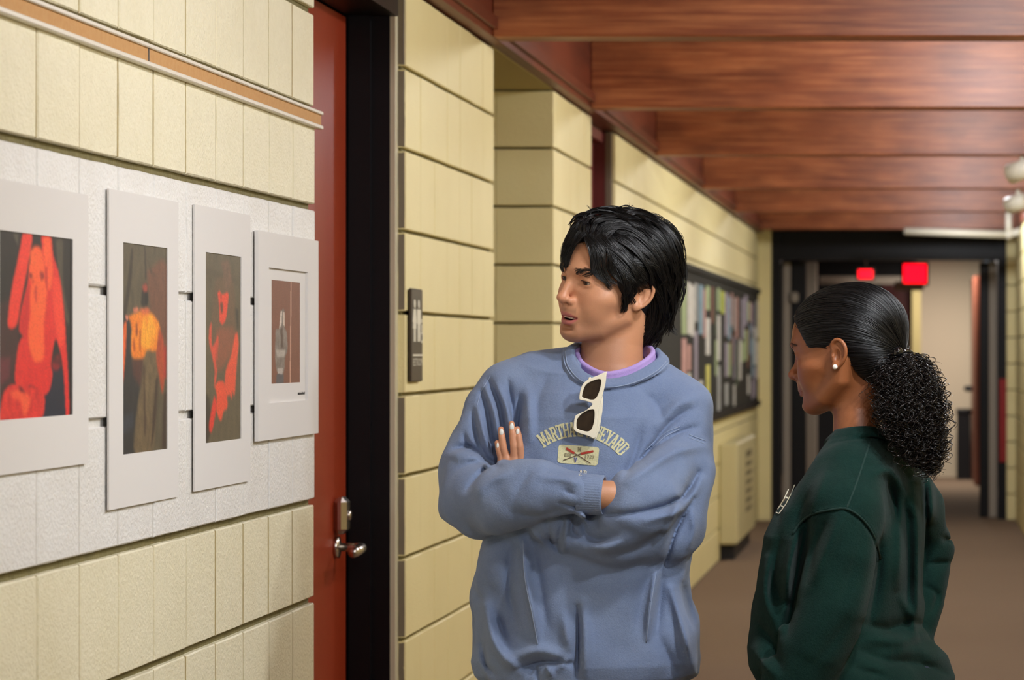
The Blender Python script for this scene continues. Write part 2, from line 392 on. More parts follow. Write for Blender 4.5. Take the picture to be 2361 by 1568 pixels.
while y < 21.35 and colm < 34:
    row = 0; colm += 1
    z = 1.72 - rf.uniform(0, 0.05); w = rf.choice([0.216, 0.216, 0.28, 0.14])
    while z > 1.04:
        h = rf.choice([0.279, 0.279, 0.216, 0.14]); ci = seq[rf.randrange(len(seq))]; qi += 1
        if z - h < 0.95: break
        if rf.random() < 0.92:
            nm, _ = FC[ci]
            o = MB().box(XP + 0.0185, XP + 0.0205 + (qi % 3) * .0006, y, y + w, z - h, z).build('flyer', fm[ci])
            row += 1; tag(o, '%s flyer, %s down in the %s column of the notice board' % (nm, ORD[row - 1], ORD[colm - 1]), 'flyer', 'flyers on the notice board')
        z -= h + rf.uniform(0.01, 0.06)
    y += w + rf.uniform(0.01, 0.12)
ht = thing('wall_heater', 'beige enamel wall heater cabinet on the floor below the notice board', 'heater', (-1.2, 18.6, 0))
MB().box(XP, -1.17, 17.7, 19.5, 0.10, 0.74, .012).build('cabinet', M['heater'], ht)
MB().box(XP, -1.20, 17.8, 19.4, 0.0, 0.10).build('plinth', M['bin'], ht)
gr = MB().box(-1.172, -1.168, 18.5, 19.1, 0.26, 0.66).build('grille', M['grille'], ht)
for k in range(6): MB().box(-1.17, -1.164, 18.52, 19.08, 0.29 + k * .06, 0.315 + k * .06).build('slat', M['heater'], gr)

# ------------------------------------------------------------------ pipe and track lamps under the ceiling
pp = thing('ceiling_pipe', 'white painted pipe with a riser running across above the far doorway', 'pipe', (0.3, 21.1, 2.18))
a, b, c = P(2085, 533, 21.0), P(2326, 541, 21.0), P(2400, 520, 21.0)
MB().tube([a, b], 0.028, 12).tube([b, c], 0.028, 12).build('run', M['white_metal'], pp)
MB().tube([b, b + np.array([0, 0, .17])], 0.026, 12).build('riser', M['white_metal'], pp)
MB().sphere(b, 0.035).build('elbow', M['white_metal'], pp)
XT = 0.47
tr = MB().box(XT - .017, XT + .017, 1.6, 12.4, 2.216, 2.238).build('lamp_track', M['white_metal'])
tag(tr, 'white lamp track running along the beams near the right wall', 'lamp track')
def track_lamp(y, aim, power, label, z=2.10, XT=0.47, size=0.5, blend=0.9, r=0.05, col=(0.90, 0.95, 1.0)):
    t = thing('track_lamp', label, 'track lamp', (XT, y, z), 'small ceiling spot lamps')
    p = np.array([XT, y, z]); dv = np.array(aim, float) - p; dv /= np.linalg.norm(dv)
    MB().tube([(XT, y, 2.216 if XT == .47 else 2.24), (XT, y, z + .02)], 0.012, 8).build('stem', M['white_metal'], t)
    MB().tube([p - dv * .06, p - dv * .05, p + dv * .07], [0.02, 0.045, 0.05], 14).build('lamp_head', M['white_metal'], t)
    ld = bpy.data.lights.new('spot', 'SPOT'); ld.energy = power; ld.color = col; ld.spot_size = math.radians(size * 180); ld.spot_blend = blend; ld.shadow_soft_size = r
    lo = bpy.data.objects.new('lamp_light', ld); link(lo, t); q = p + dv * .085 - p
    lo.location = Vector(q); lo.rotation_euler = Vector(dv).to_track_quat('-Z', 'Y').to_euler()
    return t
LAMPS = [(1.9, (-.9, 4.4, 1.2), 40, 'outermost on the track', .47, 2.10), (3.95, (-.62, 5.05, 1.0), 34, 'on the track above the two people', .47, 2.10),
         (13.22, (-1.28, 14.6, 1.6), 20, 'nearer one in view at the right', .462, 2.175), (15.97, (-1.28, 17.6, 1.6), 20, 'farther one in view at the right', .535, 2.165)]
for y, aim, pw, wh, xt, zt in LAMPS:
    track_lamp(y, aim, pw, 'small white ceiling spot lamp, ' + wh, zt, xt, size=.62)
M['globe'] = mat('added_globe_glow', (255, 240, 214), 0.4, emit=((255, 236, 205), 6.0))
for y, pw, wh in ((1.7, 26, 'first'), (4.3, 48, 'second'), (6.9, 38, 'third'), (9.4, 52, 'fourth'), (11.9, 40, 'fifth'), (14.5, 50, 'sixth'), (17.2, 42, 'seventh'), (20.0, 36, 'eighth')):  # unseen globe lamps, added between the beams to light beams, walls and floor
    t = thing('added_globe_lamp', 'added unseen globe lamp in the %s bay between the wooden beams' % wh, 'added lamp', (0.28, y, 2.62), 'added lamps between the beams')
    MB().tube([(0.28, y, 2.62), (0.28, y, 2.585)], 0.07, 20).build('base', M['white_metal'], t)
    MB().sphere((0.28, y, 2.53), 0.062).build('globe', M['globe'], t)
    ld = bpy.data.lights.new('fill_point', 'POINT'); ld.energy = pw; ld.color = (.90, .94, 1.0); ld.shadow_soft_size = 0.07
    lo = bpy.data.objects.new('lamp_light', ld); link(lo, t); lo.location = (0, 0, -.19)
def area(name, loc, size, power, col, rot=(0, 0, 0)):
    ld = bpy.data.lights.new(name, 'AREA'); ld.energy = power; ld.color = col; ld.shape = 'RECTANGLE'; ld.size, ld.size_y = size
    lo = bpy.data.objects.new(name, ld); link(lo); lo.location = loc; lo.rotation_euler = rot; return lo
area('far_fill_light', (0.25, 27.6, 2.33), (0.3, 1.0), 42, (1, .95, .88))  # added fill light without a fixture, brightens the pale wall beyond the doorway

# ------------------------------------------------------------------ display rail on the left wall
rl = thing('display_rail', 'cork display rail with pale metal edges along the upper left wall', 'rail', (XL, 4.4, 1.79))
for y0, y1 in ((1.0, 4.555), (4.560, 5.862)):
    MB().box(XL, XL + 0.009, y0, y1, 1.796, 1.820).build('cork_strip', M['cork'], rl)
for z0, z1 in ((1.789, 1.797), (1.819, 1.826)):
    MB().box(XL, XL + 0.014, 1.0, 5.862, z0, z1, 0.0015).build('metal_edge', M['rail'], rl)
MB().box(XL, XL + 0.0095, 4.5545, 4.5605, 1.797, 1.819).build('seam', M['bin'], rl)

# ------------------------------------------------------------------ matted prints
def pip(px, py, poly):
    poly = np.array(poly, float); n = len(poly); ins = np.zeros(px.shape, bool); j = n - 1
    for i in range(n):
        xi, yi = poly[i]; xj, yj = poly[j]
        c = ((yi > py) != (yj > py)) & (px < (xj - xi) * (py - yi) / (yj - yi + 1e-9) + xi)
        ins ^= c; j = i
    return ins
def blur(a, n):
    for _ in range(n):
        p = np.pad(a, 1, mode='edge'); a = (p[1:-1, 1:-1] * 2 + p[:-2, 1:-1] + p[2:, 1:-1] + p[1:-1, :-2] + p[1:-1, 2:]) / 6
    return a
def streak(shape, seed, ny=10, nx=2):
    r = np.random.default_rng(seed); a = blur(r.random(shape), 1)
    for _ in range(ny): p = np.pad(a, ((1, 1), (0, 0)), mode='edge'); a = (p[:-2] + p[1:-1] + p[2:]) / 3
    for _ in range(nx): p = np.pad(a, ((0, 0), (1, 1)), mode='edge'); a = (p[:, :-2] + p[:, 1:-1] + p[:, 2:]) / 3
    return (a - a.min()) / (a.max() - a.min())
def resample(pts, K):
    """smooth (Catmull-Rom) curve through points, K samples"""
    p = np.array(pts, float); n = len(p); q = np.vstack([2 * p[0] - p[1], p, 2 * p[-1] - p[-2]])
    t = np.linspace(0, n - 1 - 1e-6, K); i = t.astype(int); u = (t - i)[:, None]
    a, b, c, d = q[i], q[i + 1], q[i + 2], q[i + 3]
    return .5 * (2 * b + (c - a) * u + (2 * a - 5 * b + 4 * c - d) * u ** 2 + (3 * b - a - 3 * c + d) * u ** 3)
def picture(nu, nv, quad, bg, layers, seed, bg2=None):
    """colour field over the print; quad = (x left, top, bottom, x right, top, bottom) of the print in the sketch the polygons are drawn in;
    layers = (polygon, rgb, softness, streak amount, rgb2)"""
    xl, tl, bl, xr, tr, br = quad
    u, v = np.meshgrid(np.linspace(0, 1, nu), np.linspace(0, 1, nv))
    X = xl + u * (xr - xl); T = tl + u * (tr - tl); Y = T + v * (bl + u * (br - bl) - T)
    s = streak((nv, nu), seed, 14)[..., None]; fine = 0.86 + 0.28 * np.random.default_rng(seed).random((nv, nu, 1))
    c1 = np.array(lin(*bg)[:3]); c2 = np.array(lin(*(bg2 or tuple(int(x * .5) for x in bg)))[:3])
    img = c1 * (1 - s) + c2 * s
    for i, (poly, rgb, soft, st, rgb2) in enumerate(layers):
        p = np.array(poly, float)
        if len(p) > 4: p = resample(np.vstack([p, p[:1]]), 4 * len(p))[:-1]
        m = blur(pip(X, Y, p).astype(float), soft)[..., None]
        q = streak((nv, nu), seed + 31 * (i + 1), 12)[..., None] * st
        img = img * (1 - m) + m * (np.array(lin(*rgb)[:3]) * (1 - q) + np.array(lin(*rgb2)[:3]) * q)
    return img * fine
PR = vcol_mat('print_ink', 0.5, 0.4)
def ring(mb, x0, x1, o, i):
    """board with a window: o, i = (y0, y1, z0, z1)"""
    for (a, b, c, d) in ((o[0], o[1], i[3], o[3]), (o[0], o[1], o[2], i[2]), (o[0], i[0], i[2], i[3]), (i[1], o[1], i[2], i[3])):
        mb.box(x0, x1, a, b, c, d)
def matted(label, o, w, img, inner=None, tilt=0.0):
    t = thing('matted_print', label, 'print', (XL, (o[0] + o[1]) / 2, o[2]), 'matted prints on the left wall')
    x0 = XL + 0.0025; x1 = XL + 0.0058
    if inner is None:
        mb = MB(); ring(mb, x0, x1, o, w); mb.build('mat_board', M['mat_board'], t)
    else:
        mb = MB(); ring(mb, x0, x1 + .004, o, inner); mb.build('mat_board', M['mat_board'], t)
        mb = MB(); ring(mb, x0, x1 - .0015, inner, w); mb.build('inner_mat', M['mat_board'], t)
        sg = MB(); r = random.Random(3); yy = w[1] - .02
        while yy < inner[1] - .008:
            hh = r.uniform(.003, .006); sg.box(x1 - .0015, x1 - .0011, yy, yy + .0016, inner[2] + .012, inner[2] + .012 + hh); yy += .0036
        sg.build('signature', M['bin'], t)
    nv, nu = img.shape[:2]
    yy = np.linspace(w[0] - .001, w[1] + .001, nu); zz = np.linspace(w[3] + .001, w[2] - .001, nv)
    vs = [(x0 + .0015 - XL, b - t.location[1], c - t.location[2]) for c in zz for b in yy]
    fs = [(j * nu + i, (j + 1) * nu + i, (j + 1) * nu + i + 1, j * nu + i + 1) for j in range(nv - 1) for i in range(nu - 1)]
    k = len(vs)      # a back so that the sheet has thickness
    vs += [(x0 - XL - .001, yy[0] - t.location[1], zz[0] - t.location[2]), (x0 - XL - .001, yy[-1] - t.location[1], zz[0] - t.location[2]),
           (x0 - XL - .001, yy[-1] - t.location[1], zz[-1] - t.location[2]), (x0 - XL - .001, yy[0] - t.location[1], zz[-1] - t.location[2])]
    fs += [(k, k + 1, k + 2, k + 3)]
    me = mesh_of(vs, fs, PR, name='print'); set_vcol(me, np.vstack([img.reshape(-1, 3), np.ones((4, 3)) * .8]))
    obj('print_sheet', me, t)
HZ = CH
RED, RED2, ORG = (236, 40, 28), (190, 16, 22), (255, 104, 44)
DK, DK2 = (22, 16, 15), (58, 48, 38)
img1 = picture(120, 170, (22, 65, 1510, 568, 132, 1468), (34, 26, 22), [
    ([(22, 640), (140, 620), (160, 1150), (60, 1290), (22, 1290)], (70, 34, 30), 9, .8, (40, 26, 24)), ([(30, 1040), (110, 1030), (100, 1180), (40, 1240)], (112, 44, 50), 8, .5, (84, 30, 36)),
    ([(440, 150), (495, 150), (500, 480), (545, 740), (520, 740), (470, 440)], (84, 76, 58), 5, .6, (52, 44, 36)),
    ([(125, 95), (165, 100), (160, 190)], (92, 84, 70), 4, .3, DK2),
    ([(400, 1100), (480, 1090), (520, 1300), (525, 1480), (330, 1480), (360, 1290)], (24, 30, 48), 4, .6, (16, 20, 34)),
    ([(195, 95), (262, 95), (250, 230), (215, 430), (180, 620), (150, 790), (92, 795), (100, 640), (125, 470), (165, 270)], RED, 3, .7, (250, 70, 48)),
    ([(330, 110), (402, 118), (420, 250), (470, 420), (500, 640), (520, 900), (540, 1200), (545, 1465), (522, 1470), (505, 1180), (480, 1010), (445, 890), (420, 960), (405, 1090), (415, 1160), (385, 1290), (300, 1330), (200, 1290), (150, 1240), (140, 1150), (165, 940), (200, 860), (170, 830), (180, 700), (230, 470), (250, 320), (330, 240)], RED, 3, .9, (206, 20, 26)),
    ([(345, 125), (398, 130), (408, 240), (420, 400), (400, 520), (370, 470), (350, 300)], (255, 96, 46), 6, .5, (244, 64, 38)),
    ([(420, 420), (470, 460), (495, 640), (510, 860), (480, 960), (440, 800), (420, 600)], (252, 72, 44), 9, .6, RED),
    ([(250, 230), (290, 190), (330, 215), (352, 330), (372, 480), (366, 640), (350, 790), (352, 1000), (330, 1060), (280, 1060), (250, 980), (232, 840), (248, 700), (245, 560), (258, 470), (245, 420)], ORG, 6, .6, (250, 70, 40)),
    ([(240, 395), (258, 390), (268, 420), (250, 440)], (110, 18, 20), 3, .2, RED2), ([(318, 390), (350, 384), (356, 430), (330, 452)], (150, 34, 26), 4, .3, RED2), ([(258, 450), (282, 440), (270, 480)], (206, 44, 30), 3, 0, RED),
    ([(282, 490), (300, 490), (298, 610), (284, 620)], (214, 56, 34), 4, 0, RED), ([(360, 340), (380, 350), (378, 520), (362, 500)], (196, 36, 28), 4, .3, RED),
    ([(215, 560), (245, 480), (240, 700), (225, 860), (185, 850), (180, 720)], (204, 22, 24), 5, .5, RED),
    ([(26, 1505), (40, 1400), (60, 1300), (100, 1245), (150, 1230), (165, 1190), (190, 1200), (210, 1250), (300, 1255), (352, 1320), (355, 1400), (335, 1480), (240, 1500)], (244, 56, 40), 3, 1, RED2),
    ([(100, 1290), (170, 1280), (250, 1330), (230, 1440), (200, 1470), (180, 1360), (130, 1340)], (250, 96, 52), 6, .6, (236, 50, 36)),
    ([(160, 1240), (190, 1260), (215, 1300), (180, 1290)], (96, 10, 16), 4, 0, RED2), ([(240, 1235), (290, 1250), (280, 1262), (235, 1255)], (150, 10, 18), 4, 0, RED2),
    ([(425, 1020), (475, 1010), (485, 1080), (450, 1110), (420, 1090)], (66, 8, 14), 5, .3, RED2), ([(415, 1060), (440, 1090), (480, 1085), (450, 1130), (415, 1110)], (150, 20, 28), 5, .3, DK)], 3)
img2 = picture(90, 170, (36, 32, 1542, 340, 72, 1500), (104, 92, 68), [
    ([(200, 240), (340, 200), (340, 900), (250, 640), (215, 420)], (122, 78, 56), 12, .7, (88, 56, 42)),
    ([(96, 80), (110, 90), (96, 320), (60, 560), (40, 560), (70, 330)], (48, 38, 28), 4, .4, (70, 60, 44)), ([(182, 60), (192, 60), (200, 280), (190, 310)], (44, 34, 26), 3, .3, (66, 54, 42)), ([(190, 120), (240, 250), (280, 280), (230, 260)], (70, 58, 44), 4, .3, DK2),
    ([(165, 400), (180, 340), (205, 340), (208, 480), (165, 480)], (40, 34, 28), 3, .3, (26, 18, 16)), ([(168, 350), (192, 330), (206, 350), (200, 392), (180, 380)], (176, 74, 56), 4, .4, (110, 52, 40)), ([(186, 390), (204, 390), (204, 475), (190, 475)], (12, 8, 8), 2, 0, DK),
    ([(38, 560), (95, 600), (100, 860), (150, 960), (150, 1120), (120, 1540), (36, 1540)], (32, 32, 36), 8, .7, (52, 48, 44)), ([(40, 1270), (110, 1240), (110, 1340), (40, 1400)], (56, 60, 68), 10, .6, (36, 38, 44)),
    ([(100, 850), (180, 850), (160, 1060), (110, 980)], (86, 48, 40), 9, .6, (56, 40, 38)),
    ([(185, 800), (262, 790), (280, 960), (262, 1200), (240, 1520), (118, 1530), (140, 1180), (168, 1050)], (122, 102, 70), 7, .9, (82, 66, 46)),
    ([(175, 900), (186, 900), (196, 1400), (182, 1400)], (74, 52, 38), 5, .3, DK2), ([(262, 1000), (280, 1000), (262, 1300), (230, 1500), (240, 1300)], (62, 42, 32), 5, .4, DK2), ([(318, 1100), (336, 1100), (334, 1500), (305, 1500)], (58, 36, 28), 5, .4, DK2),
    ([(38, 660), (58, 600), (66, 640), (56, 860), (42, 1030), (36, 1000)], (240, 110, 34), 3, .8, (206, 66, 30)), ([(56, 556), (76, 560), (72, 600)], (236, 138, 112), 2, 0, RED),
    ([(80, 560), (120, 540), (170, 520), (230, 540), (270, 580), (292, 640), (286, 740), (272, 800), (200, 800), (180, 850), (100, 840), (98, 640)], (250, 150, 36), 4, .8, (222, 96, 20)),
    ([(180, 560), (250, 560), (256, 740), (230, 780), (160, 760)], (255, 188, 50), 8, .9, (236, 128, 26)), ([(125, 610), (134, 600), (142, 690), (128, 700)], (120, 40, 14), 3, .4, (200, 90, 20)), ([(152, 660), (160, 640), (160, 800), (150, 810)], (160, 62, 16), 3, .4, (200, 90, 20)), ([(108, 720), (116, 700), (124, 800), (112, 800)], (170, 66, 18), 4, .4, (200, 90, 20)),
    ([(285, 640), (306, 680), (320, 760), (330, 900), (310, 1100), (290, 1000), (272, 900), (268, 800)], (196, 76, 34), 6, .9, (140, 52, 34)), ([(320, 760), (336, 780), (336, 1000), (322, 1000)], (186, 36, 30), 5, .4, (120, 36, 30)),
    ([(110, 505), (140, 498), (146, 525), (112, 532)], (232, 140, 104), 3, .5, (190, 80, 60)), ([(150, 510), (210, 500), (230, 535), (180, 545)], (222, 110, 66), 4, .6, (190, 80, 40))], 17, bg2=(70, 62, 46))
img3 = picture(80, 170, (38, 32, 1542, 315, 76, 1516), (106, 94, 70), [
    ([(40, 150), (300, 260), (300, 300), (40, 215)], (82, 70, 52), 7, .5, (96, 84, 62)), ([(120, 250), (250, 260), (280, 700), (270, 900), (130, 1000), (80, 800), (100, 400)], (112, 86, 62), 14, .7, (90, 72, 52)),
    ([(160, 120), (220, 110), (240, 250), (215, 340), (190, 330), (180, 220)], (124, 92, 72), 6, .8, (92, 74, 56)), ([(270, 470), (300, 500), (298, 660), (285, 640)], (60, 52, 40), 5, .4, DK2),
    ([(40, 1150), (70, 1180), (90, 1400), (60, 1530), (38, 1530)], (50, 42, 34), 8, .5, DK2),
    ([(130, 640), (250, 640), (270, 760), (200, 900), (130, 960), (110, 800)], (150, 84, 58), 12, .8, (116, 78, 56)),
    ([(134, 360), (150, 345), (170, 375), (216, 362), (210, 480), (196, 570), (172, 606), (150, 580), (148, 480)], (232, 70, 44), 2, .3, (214, 58, 38)), ([(152, 440), (165, 428), (178, 460), (172, 520), (158, 510)], (112, 58, 40), 3, .3, (90, 52, 38)), ([(150, 365), (165, 370), (165, 405), (152, 400)], (176, 62, 44), 3, .3, RED),
    ([(72, 640), (88, 590), (90, 700), (92, 780), (120, 740), (135, 690), (142, 750), (118, 860), (130, 980), (108, 1100), (112, 960), (92, 850), (70, 740)], (230, 78, 54), 3, .7, (186, 76, 56)), ([(122, 770), (138, 750), (134, 890), (124, 880)], (206, 74, 52), 3, .5, (150, 70, 52)),
    ([(270, 690), (290, 680), (298, 780), (284, 920), (272, 1110), (262, 1170), (248, 1130), (246, 1200), (226, 1160), (208, 1170), (190, 1100), (196, 980), (240, 850)], (236, 84, 52), 4, .7, (206, 70, 46)),
    ([(112, 1090), (150, 1050), (190, 1080), (210, 1210), (206, 1270), (182, 1290), (160, 1365), (138, 1330), (122, 1250), (128, 1170)], (238, 82, 48), 3, .6, (216, 62, 38)), ([(110, 1160), (126, 1240), (116, 1320), (90, 1450), (70, 1420), (84, 1300)], (228, 54, 40), 3, .5, (200, 44, 34))], 29, bg2=(78, 68, 50))
img4 = picture(90, 150, (158, 385, 1123, 365, 405, 1108), (134, 82, 62), [
    ([(185, 860), (190, 740), (212, 730), (222, 610), (232, 606), (240, 590), (252, 615), (252, 720), (268, 760), (272, 880), (256, 930), (250, 1010), (236, 1055), (200, 1040), (186, 950)], (150, 138, 128), 2, .9, (96, 82, 74)),
    ([(222, 740), (238, 720), (242, 860), (226, 870)], (92, 70, 60), 3, .3, (70, 50, 44)),
    ([(224, 612), (234, 608), (230, 700), (214, 740)], (222, 206, 192), 1, .3, (170, 150, 140)), ([(242, 612), (252, 618), (252, 720), (242, 700)], (220, 200, 184), 1, .3, (170, 150, 140)),
    ([(192, 880), (260, 880), (250, 930), (200, 930)], (186, 176, 166), 3, .5, (130, 118, 108)), ([(200, 1010), (240, 1010), (236, 1050), (204, 1050)], (186, 174, 166), 1, .3, (150, 140, 130)),
    ([(196, 1050), (244, 1050), (246, 1123), (190, 1123)], (92, 88, 92), 1, .5, (66, 62, 68)),
    ([(296, 385), (302, 385), (296, 1123), (289, 1123)], (208, 160, 136), 0, .2, (170, 120, 100))], 41, bg2=(116, 68, 50))
matted('matted print of a glowing red figure with raised arms, leftmost of the four', (3.735, 4.24, 1.160, 1.564), (3.832, 4.162, 1.235, 1.4945), img1)
matted('tall matted print of an orange caped figure, second from the left', (4.347, 4.752, 1.083, 1.580), (4.424, 4.683, 1.166, 1.500), img2)
matted('tall matted print of red brush strokes on olive, third from the left', (4.859, 5.259, 1.086, 1.582), (4.933, 5.19, 1.167, 1.502), img3)
matted('matted print of pale praying hands on brown, nearest the red door', (5.305, 5.832, 1.158, 1.556), (5.436, 5.684, 1.265, 1.466), img4, inner=(5.392, 5.734, 1.228, 1.4885))

# ------------------------------------------------------------------ restroom sign
y0, y1, z0, z1 = 7.022, 7.178, 1.250, 1.484
sg = thing('restroom_sign', 'dark brown restroom sign with white figures beside the red door', 'sign', (XP, 7.1, z0))
MB().box(XP + .002, XP + 0.010, y0, y1, z0, z1, .003).build('plate', M['sign'], sg)
def Q(u, v): return (y0 + u * (y1 - y0), z1 - v * (z1 - z0))     # u across, v down
ZX0, ZX1 = XP + 0.0095, XP + 0.0115
def disc(mb, cu, cv, r, n=14):
    c = Q(cu, cv); mb.prism([(c[0] + r * math.cos(2 * math.pi * i / n), c[1] + r * math.sin(2 * math.pi * i / n)) for i in range(n)], ZX0, ZX1, 0)
w_ = MB(); disc(w_, .25, .165, .011)
w_.prism([Q(*p) for p in ((.16, .22), (.34, .22), (.42, .36), (.38, .37), (.33, .28), (.40, .43), (.10, .43), (.17, .28), (.12, .37), (.08, .36))], ZX0, ZX1, 0)
w_.prism([Q(*p) for p in ((.17, .43), (.24, .43), (.24, .57), (.17, .57))], ZX0, ZX1, 0).prism([Q(*p) for p in ((.26, .43), (.33, .43), (.33, .57), (.26, .57))], ZX0, ZX1, 0)
w_.build('woman_figure', M['sign_white'], sg)
w_ = MB(); disc(w_, .62, .165, .011)
w_.prism([Q(*p) for p in ((.50, .22), (.74, .22), (.78, .24), (.78, .38), (.73, .38), (.72, .26), (.72, .57), (.64, .57), (.62, .42), (.60, .57), (.52, .57), (.52, .26), (.51, .38), (.46, .38), (.46, .24))], ZX0, ZX1, 0)
w_.build('man_figure', M['sign_white'], sg)
w_ = MB(); disc(w_, .86, .345, .006)
w_.prism([Q(*p) for p in ((.83, .38), (.89, .38), (.90, .45), (.95, .46), (.97, .54), (.94, .545), (.92, .49), (.83, .48))], ZX0, ZX1, 0)
c = Q(.86, .52); n = 18
for i in range(n):
    t0, t1 = math.pi * (0.35 + 1.5 * i / n), math.pi * (0.35 + 1.5 * (i + 1) / n)
    w_.prism([(c[0] + rr * math.cos(t), c[1] + rr * math.sin(t)) for rr, t in ((.012, t0), (.015, t0), (.015, t1), (.012, t1))], ZX0, ZX1, 0)
w_.build('wheelchair_figure', M['sign_white'], sg)
MB().prism([Q(*p) for p in ((.10, .705), (.95, .705), (.95, .725), (.10, .725))], ZX0, ZX1, 0).build('rule_line', M['sign_white'], sg)
def text_mesh(s, size):
    cu = bpy.data.curves.new('txt', 'FONT'); cu.body = s; cu.size = size; cu.align_x = 'CENTER'; cu.resolution_u = 3
    o = bpy.data.objects.new('txt', cu); COL.objects.link(o); dg = bpy.context.evaluated_depsgraph_get()
    me = bpy.data.meshes.new_from_object(o.evaluated_get(dg)); bpy.data.objects.remove(o); return me
tm = text_mesh('RESTROOM', 0.030); tm.materials.append(M['sign_white'])
xs = [v.co.x for v in tm.vertices]; kx = (y1 - y0) * .8 / (max(xs) - min(xs))
cc = Q(.52, .83)
for v in tm.vertices: v.co = Vector((ZX1 - sg.location.x - .0008, cc[0] + v.co.x * kx - sg.location.y, cc[1] + v.co.y * .9 - sg.location.z))
obj('lettering', tm, sg)

# ================================================================== people: distance-field toolkit
f32 = np.float32
class SDF:
    """sequence of smooth unions / cuts / offsets evaluated on point arrays"""
    def __init__(s): s.ops = []
    def _bb(s, pts, r, m):
        pts = np.atleast_2d(np.array(pts, float)); return pts.min(0) - r - m, pts.max(0) + r + m
    def op(s, kind, f, bb, k): s.ops.append((kind, f, bb, k)); return s
    def ell(s, c, r, k=0.0, R=None, kind='u', m=0.03):
        c = np.array(c, float); r = np.array(r, float); Rm = None if R is None else np.array(R, float)
        def f(p):
            q = p - c
            if Rm is not None: q = q @ Rm        # columns of R = local axes
            k0 = np.sqrt(((q / r) ** 2).sum(1)) + 1e-9; k1 = np.sqrt(((q / (r * r)) ** 2).sum(1)) + 1e-9
            return k0 * (k0 - 1) / k1
        return s.op(kind, f, s._bb([c], r.max(), m), k)
    def cap(s, pts, rad, k=0.0, kind='u', m=0.03, sq=None):
        """tapered chain; sq = (axis vector, factor) flattens it along an axis"""
        pts = np.array(pts, float); rad = [rad] * len(pts) if np.isscalar(rad) else list(rad)
        def f(p):
            d = None
            for i in range(len(pts) - 1):
                a, b = pts[i], pts[i + 1]; ba = b - a; pa = p - a
                h = np.clip(pa @ ba / (ba @ ba + 1e-12), 0, 1)
                v = pa - h[:, None] * ba
                if sq is not None:
                    ax = np.array(sq[0]); v = v + np.outer(v @ ax, ax) * (sq[1] - 1)
                e = np.sqrt((v * v).sum(1)) - (rad[i] + (rad[i + 1] - rad[i]) * h)
                d = e if d is None else np.minimum(d, e)
            return d
        return s.op(kind, f, s._bb(pts, max(rad), m), k)
    def fn(s, f, bb=None, k=0.0, kind='u'): return s.op(kind, f, bb, k)
    def ev(s, p):
        p = np.asarray(p, float); d = np.full(len(p), 1.0)
        for kind, f, bb, k in s.ops:
            if bb is None: idx = slice(None); q = p
            else:
                idx = np.nonzero(((p > bb[0]) & (p < bb[1])).all(1))[0]
                if len(idx) == 0: continue
                q = p[idx]
            e = f(q); o = d[idx]
            if kind == 'u':
                if k > 0: h = np.clip(.5 + .5 * (e - o) / k, 0, 1); r = e + (o - e) * h - k * h * (1 - h)
                else: r = np.minimum(o, e)
            elif kind == 's':
                if k > 0: h = np.clip(.5 - .5 * (o + e) / k, 0, 1); r = o + (-e - o) * h + k * h * (1 - h)
                else: r = np.maximum(o, -e)
            elif kind == 'i':
                if k > 0: h = np.clip(.5 - .5 * (e - o) / k, 0, 1); r = e + (o - e) * h + k * h * (1 - h)
                else: r = np.maximum(o, e)
            else: r = o + e
            d[idx] = r
        return d
    def grad(s, p, e=8e-4):
        g = np.stack([s.ev(p + np.eye(3)[i] * e) - s.ev(p - np.eye(3)[i] * e) for i in range(3)], 1)
        return g / (np.linalg.norm(g, axis=1, keepdims=True) + 1e-9)

